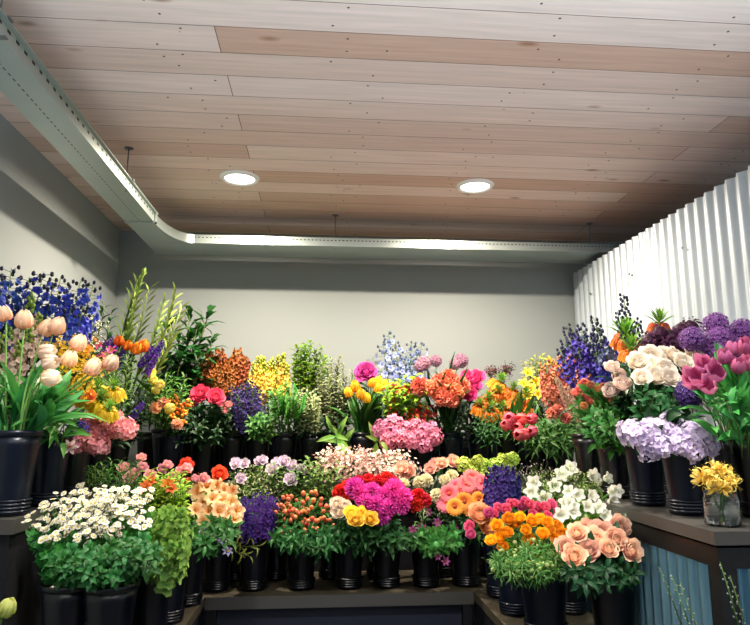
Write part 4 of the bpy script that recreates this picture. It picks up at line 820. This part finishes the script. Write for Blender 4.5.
bunch('g0', 'cluster', 'lisianthus_bud_spray', 'lisianthus', 'pale green budded lisianthus spray', ('r', 254, 482, 26, 13, 16), 22, ('#9aae6a', '#d8dcb0'), Y=3.0, args=dict(n=22, fr=.18, kind='leaf'), where='above the violet statice', leaf=lf(10, .05, .018, 'bright'))
bunch('g1', 'leafy', 'lisianthus_leaf_stem', 'foliage', 'green leafy lisianthus stem', ('r', 302, 484, 34, 12, 18), 36, ('#3f7a34', '#8ab05a'), Y=3.02, args=dict(n=18, L=.34, W=.13), where='above the coral hypericum', spike=True, axis=UPA)
bunch('g2', 'cluster', 'pink_waxflower', 'waxflower', 'pale pink waxflower sprig', ('r', 346, 464, 32, 10, 22), 20, ('#d87a86', '#fae2d4'), Y=3.08, args=dict(n=34, fr=.17, second=('#f2dcc4', '#fbf2e4')), where='behind the red carnations', leaf=lf(8, .04, .008, 'bright'), n=4)
bunch('g3', 'cluster', 'pink_waxflower', 'waxflower', 'pale pink waxflower sprig', ('r', 386, 466, 26, 10, 16), 20, ('#d87a86', '#fae2d4'), Y=3.08, args=dict(n=34, fr=.17, second=('#f2dcc4', '#fbf2e4')), where='behind the magenta chrysanthemums', leaf=lf(8, .04, .008, 'bright'), n=4, group='waxflower behind the chrysanthemums')
bunch('f1', 'spike', 'violet_statice', 'statice', 'violet statice stem', ('r', 256, 513, 20, 15, 30), 26, ('#3a1f72', '#6a45a8'), Y=2.84, args=dict(n=46, R=.2, fr=.12, bud=0, taper=.2, np=4), where='on the low bench', spike=True, axis=(0, -.3, 1), leaf=lf(6, .05, .016, 'dark'))
bunch('f2', 'berries', 'coral_hypericum', 'hypericum', 'coral berried hypericum sprig', ('r', 304, 512, 27, 16, 22), 22, ('#c85a34', '#f0946a'), Y=2.84, args=dict(n=4), where='on the low bench', axis=(0, -.4, .9), leaf=lf(16, .055, .02, 'mid'), n=4)
bunch('f2', 'leafy', 'hypericum_leaf_stem', 'foliage', 'dark green pointed leaf stem', ('r', 306, 536, 34, 14, 20), 36, ('#174a26', '#3f8a3c'), Y=2.82, args=dict(n=16, L=.42, W=.12), where='below the coral hypericum', spike=True, axis=(0, -.6, .4))
bunch('f0', 'leafy', 'curling_tendril_stem', 'foliage', 'thin olive curling leaf stem', [(232, 534), (246, 545), (240, 552), (226, 544)], 40, ('#5a7a30', '#9aa04a'), Y=2.8, args=dict(n=9, L=.35, W=.06), where='below the violet statice', spike=True, axis=(.5, -.5, .1))
bunch('f3', 'carn', 'red_carnation', 'carnation', 'deep red carnation', [(341, 493), (349, 488), (358, 484), (347, 497), (368, 482), (380, 483), (391, 484), (398, 490), (374, 486), (386, 480)], 17, ('#b01020', '#dc2c34'), Y=2.93, where='behind the magenta chrysanthemums', leaf=lf(6, .06, .006, 'grey'), ordn=True)
bunch('f5', 'carn', 'red_carnation', 'carnation', 'deep red carnation', [(418, 496), (423, 501), (415, 504)], 17, ('#b01020', '#dc2c34'), Y=2.8, where='beside the pink gerberas', leaf=lf(6, .06, .006, 'grey'), group='red carnations beside the gerberas')
bunch('f4', 'mum', 'magenta_chrysanthemum', 'chrysanthemum', 'magenta pompon chrysanthemum', [(360, 494), (372, 491), (384, 496), (395, 499), (365, 503), (377, 505), (389, 508), (401, 506), (381, 516), (355, 488), (369, 511), (394, 489), (403, 497)], 20, ('#c8188c', '#f05ac0'), Y=2.78, n=3, where='on the bench', axis=(0, -.7, .6), leaf=lf(8, .06, .024, 'dark'))
bunch('f3', 'rosette', 'yellow_rose', 'rose', 'golden yellow rose', [(351, 514), (360, 514), (370, 520), (356, 521)], 15, ('#e0a020', '#f6d858'), Y=2.68, args=dict(layers=6, opn=.5), where='below the red carnations', leaf=lf(8, .06, .026, 'dark'))
bunch('f3', 'rosette', 'cream_rose', 'rose', 'cream blush rose', [(339, 512), (337, 504), (345, 507)], 15, ('#e8c0a0', '#faeedc'), Y=2.72, args=dict(layers=6, opn=.5), where='beside the golden yellow roses', leaf=lf(8, .06, .026, 'dark'))
bunch('f4', 'leafy', 'dark_leaf_stem', 'foliage', 'dark green leaf stem', ('r', 372, 534, 40, 12, 20), 36, ('#143f24', '#347a38'), Y=2.82, args=dict(n=14, L=.4, W=.12), where='below the magenta chrysanthemums', spike=True, axis=(0, -.5, .5))
bunch('g4', 'rosette', 'peach_rose', 'rose', 'soft peach rose', [(430, 470), (442, 464), (453, 463), (409, 472), (402, 470), (436, 466)], 14, ('#e89a84', '#f8d0bc'), Y=3.0, args=dict(layers=6, opn=.45), where='in the second bench row', leaf=lf(8, .06, .026, 'dark'))
bunch('g4', 'carn', 'cream_carnation', 'carnation', 'pale cream carnation', [(426, 481), (437, 496, -.06), (445, 481), (452, 477), (404, 485), (420, 483)], 15, ('#e4dc90', '#faf6d4'), Y=2.95, where='beside pink gerberas', leaf=lf(6, .06, .006, 'grey'))
bunch('f6', 'daisy', 'pink_gerbera', 'gerbera', 'coral pink gerbera', [(457, 487), (467, 484), (476, 488), (447, 503), (462, 493), (481, 483), (449, 494), (472, 479)], 20, ('#dc4258', '#f0808c'), Y=2.85, args=dict(n=18, dbl=2, disc=.3, disc_c='#b0442c', w=.3), where='on the low bench', axis=(0, -.7, .6), leaf=lf(4, .06, .02, 'mid'))
bunch('f6', 'daisy', 'orange_gerbera', 'gerbera', 'orange gerbera', [(464, 502), (479, 500), (455, 507), (471, 508), (487, 505)], 18, ('#e06a1c', '#f4a03c'), Y=2.78, args=dict(n=18, dbl=2, disc=.3, disc_c='#8a3c1c', w=.3), where='below the coral pink gerberas', axis=(0, -.7, .6), leaf=lf(4, .06, .02, 'mid'))
bunch('g5', 'hydrangea', 'snowball_viburnum', 'viburnum', 'lime green snowball viburnum', [(471, 472), (484, 465), (483, 474), (494, 465), (503, 461), (508, 468), (463, 465), (497, 474), (512, 460), (478, 461)], 14, ('#8ab83c', '#cfe46a'), Y=3.0, args=dict(n=50, fr=.28, lo=-.6), where='in second bench row', leaf=lf(8, .06, .03, 'bright'))
bunch('f5', 'trumpet', 'trailing_sweet_pea', 'sweet pea', 'magenta trailing sweet pea', [(437, 522), (453, 527), (449, 541), (437, 556), (445, 561), (413, 530), (428, 512), (422, 527)], 10, ('#a02a80', '#d070b0'), Y=2.8, where='low on the bench', axis=(0, -.9, .1))
bunch('f5', 'leafy', 'sweet_pea_vine', 'foliage', 'green trailing vine stem', ('r', 434, 536, 24, 16, 17), 34, ('#226a30', '#5aa848'), Y=2.8, args=dict(n=13, L=.36, W=.17), where='with the magenta sweet peas', spike=True, axis=(0, -.6, .3))
bunch('f6', 'leafy', 'dark_leaf_stem', 'foliage', 'dark green leaf stem', ('r', 470, 528, 22, 14, 11), 36, ('#12381f', '#2c6a30'), Y=2.85, args=dict(n=14, L=.4, W=.1), where='below the gerberas', spike=True, axis=(0, -.5, .5))

# ======================= low bench, corrugated wall arm
bucket('h1', 495, 2.88, 'L', 'black bucket at the inner corner under the violet larkspur', .25, .076, BKTM)
bucket('h2', 508, 2.62, 'L', 'black bucket of hot pink ranunculus on the bench arm', .25, .076, BKTM)
bucket('h3', 537, 2.33, 'L', 'large black bucket of golden ranunculus at the bench front', .27, .095, BKTM)
bucket('h4', 545, 2.84, 'L', 'black bucket under the white bellflowers beside violet larkspur')
bucket('h5', 562, 2.62, 'L', 'black bucket under the white bellflowers near the counter')
bucket('h6', 602, 2.24, 'L', 'black bucket of blush peonies at the bench arm end', .25, .09)
bunch('h1', 'spike', 'violet_larkspur', 'larkspur', 'dark violet larkspur spike', ('r', 502, 486, 17, 13, 17), 34, ('#2c1f60', '#54429a'), Y=2.78, args=dict(n=38, R=.17, fr=.13, bud=.1, taper=.5), where='beside the white bellflowers', spike=True, axis=UPA, leaf=lf(6, .05, .01, 'dark'))
bunch('h4', 'bell', 'white_bellflower', 'bellflower', 'white bellflower', [(533, 484), (543, 499), (530, 492), (554, 486), (560, 475), (568, 470), (589, 476), (599, 487), (606, 481)], 15, ('#e4e8d4', '#fefefa'), Y=2.62, n=3, where='in the upper bellflower row', axis=(0, -.6, .3), out=.6, leaf=lf(10, .05, .016, 'bright'))
bunch('h5', 'bell', 'white_bellflower', 'bellflower', 'white bellflower', [(571, 507), (565, 503), (573, 512), (590, 497), (596, 508), (609, 493), (614, 491), (603, 516), (609, 503), (560, 515), (586, 508), (577, 495), (568, 492), (604, 479, .05)], 15, ('#e4e8d4', '#fefefa'), Y=2.42, n=3, where='in the lower bellflower row', axis=(0, -.6, .3), out=.6, leaf=lf(10, .05, .016, 'bright'), group='lower white bellflowers')
bunch('h5', 'cluster', 'bellflower_bud_spray', 'bellflower', 'pale green budded bellflower spray', ('r', 572, 496, 38, 24, 24), 24, ('#7f9a4a', '#cfd8a0'), Y=2.6, args=dict(n=22, fr=.17, kind='leaf'), where='among the white bellflowers', leaf=lf(10, .05, .016, 'mid'))
bunch('h4', 'cluster', 'pink_lisianthus_bud', 'lisianthus', 'mauve budded lisianthus spray', ('r', 532, 476, 18, 8, 8), 18, ('#8a7a80', '#c8b8c0'), Y=2.78, args=dict(n=20, fr=.16, kind='leaf'), where='behind the white bellflowers', leaf=lf(8, .05, .016, 'mid'))
bunch('h2', 'rosette', 'hot_pink_ranunculus', 'ranunculus', 'hot pink ranunculus', [(498, 508), (506, 510), (514, 504), (521, 507), (529, 505), (537, 508), (544, 508), (551, 505), (494, 514), (556, 512), (489, 514), (510, 504), (532, 515), (547, 517), (525, 503), (470, 527), (471, 535)], 11, ('#c81e6a', '#f07aa4'), Y=2.42, args=dict(layers=5, opn=.25), where='on the bench arm', leaf=lf(4, .05, .012, 'mid'))
bunch('h2', 'rosette', 'large_peach_ranunculus', 'ranunculus', 'large peach ranunculus', [(480, 516), (489, 528, .02)], 23, ('#e8926a', '#f8c8a0'), Y=2.45, args=dict(layers=8, opn=.3), where='beside the golden ranunculus', leaf=lf(4, .05, .012, 'mid'))
bunch('h3', 'rosette', 'golden_ranunculus', 'ranunculus', 'golden orange ranunculus', [(497, 526), (491, 542), (500, 538), (507, 534), (515, 524), (509, 520), (526, 530), (532, 522), (540, 521), (547, 523), (529, 540, .02), (550, 531), (557, 527), (562, 535), (555, 540), (566, 545), (503, 547), (520, 519), (543, 535), (560, 546)], 13, ('#e0741a', '#f8b82c'), Y=2.2, n=4, args=dict(layers=6, opn=.3), where='at bench front', axis=(0, -.6, .7), leaf=lf(8, .05, .008, 'mid', a0=40), stem_c='#6aa04a')
bunch('h3', 'cluster', 'ranunculus_bud_stem', 'ranunculus', 'green ranunculus bud on thin stem', ('r', 528, 560, 32, 14, 18), 16, ('#8aa850', '#c4d48a'), Y=2.16, args=dict(n=4, fr=.3, kind='berry'), where='below the golden ranunculus', leaf=lf(8, .06, .008, 'bright'))
bunch('h3', 'leafy', 'ranunculus_leaf_stem', 'foliage', 'green feathery leaf stem', ('r', 530, 562, 36, 18, 26), 40, ('#2a6a30', '#6aac4c'), Y=2.17, args=dict(n=24, L=.38, W=.05), where='below the golden ranunculus', spike=True, axis=(0, -.5, .5))
bunch('h6', 'rosette', 'blush_peony', 'peony', 'blush pink peony', [(574, 557), (590, 552), (608, 550), (577, 534), (600, 533, .03), (615, 540), (629, 551), (595, 540, .02), (566, 548), (618, 528, .04), (588, 530, .06)], 21.5, ('#dc7888', '#fbdcc0'), Y=2.12, n=4, args=dict(layers=7, opn=.45, ruf=.04), where='at the bench arm end', axis=(0, -.6, .6), leaf=lf(8, .08, .035, 'dark'))
bunch('h6', 'leafy', 'peony_leaf_stem', 'foliage', 'dark green peony leaf stem', ('r', 600, 572, 36, 14, 16), 42, ('#0f3420', '#286236'), Y=2.1, args=dict(n=12, L=.42, W=.15), where='below the blush peonies', spike=True, axis=(0, -.6, .4), group='peony leaves below the blush peonies')

# ======================= floor buckets at the two counter ends: catkin twigs and a pale leaf
bucket('z1', 0, 1.62, 'F', 'black floor bucket of budded twigs by the corrugated counter end', .32, .11, x=1.1)
bunch('z1', 'spike', 'budded_twig', 'branch', 'thin dark twig with whitish buds', [(671, 598), (684, 612), (731, 600), (741, 612), (695, 622)], 70, ('#8a8f8a', '#a4a8a2'), Y=1.62, args=dict(n=16, R=.03, fr=.035, bud=1.0, bud_c='#9aa09a', taper=.2), where='before the counter', spike=True, axis=(-.25, 0, 1), stem_c='#3a2c26')
bucket('z0', 0, 1.9, 'F', 'black floor bucket of pale green leaves by the wall counter end', .32, .1, x=-1.03)
bunch('z0', 'tulip', 'pale_green_bud', 'lily', 'pale yellow green pointed bud at the wall counter end', [(3, 615)], 16, ('#9ab84c', '#d8e48a'), Y=1.75, n=1, axis=(.15, -.1, 1), stem_r=.004, leaf=lf(8, .12, .02, 'mid'))

for bid, cx, nm in (('b1', 206, 'hot pink peonies'), ('b2', 234, 'copper foliage'), ('b3', 259, 'sea lavender'), ('b4', 285, 'ferns'), ('b5', 312, 'lime branches'), ('b6', 338, 'pittosporum'), ('b8', 392, 'pink stock'), ('b10', 452, 'peach coral blooms'),
                    ('b11', 478, 'orange crown imperials'), ('b12', 506, 'red pink tulips'), ('b13', 534, 'yellow freesias'), ('l3', 92, 'salmon stock'), ('l4', 112, 'yellow crown imperials'), ('l5', 130, 'purple liatris'), ('c1', 172, 'corner tulips'),
                    ('f0', 224, 'bench alstroemeria'), ('f1', 256, 'violet statice'), ('f3', 348, 'golden yellow roses'), ('h1', 497, 'violet larkspur')):
    low = bid[0] in 'fh'
    bunch(bid, 'leafy', 'greenery_branch', 'foliage', 'dark green leafy stem', ('r', cx, 536 if low else 418, 15, 22, 6), 40, ('#0e2a16', '#2c5c2a'), Y=None, n=3, args=dict(n=16, L=.4, W=.11), where='in the bucket of ' + nm, spike=True, axis=(0, -.35, .8), group='leafy stems with the ' + nm)
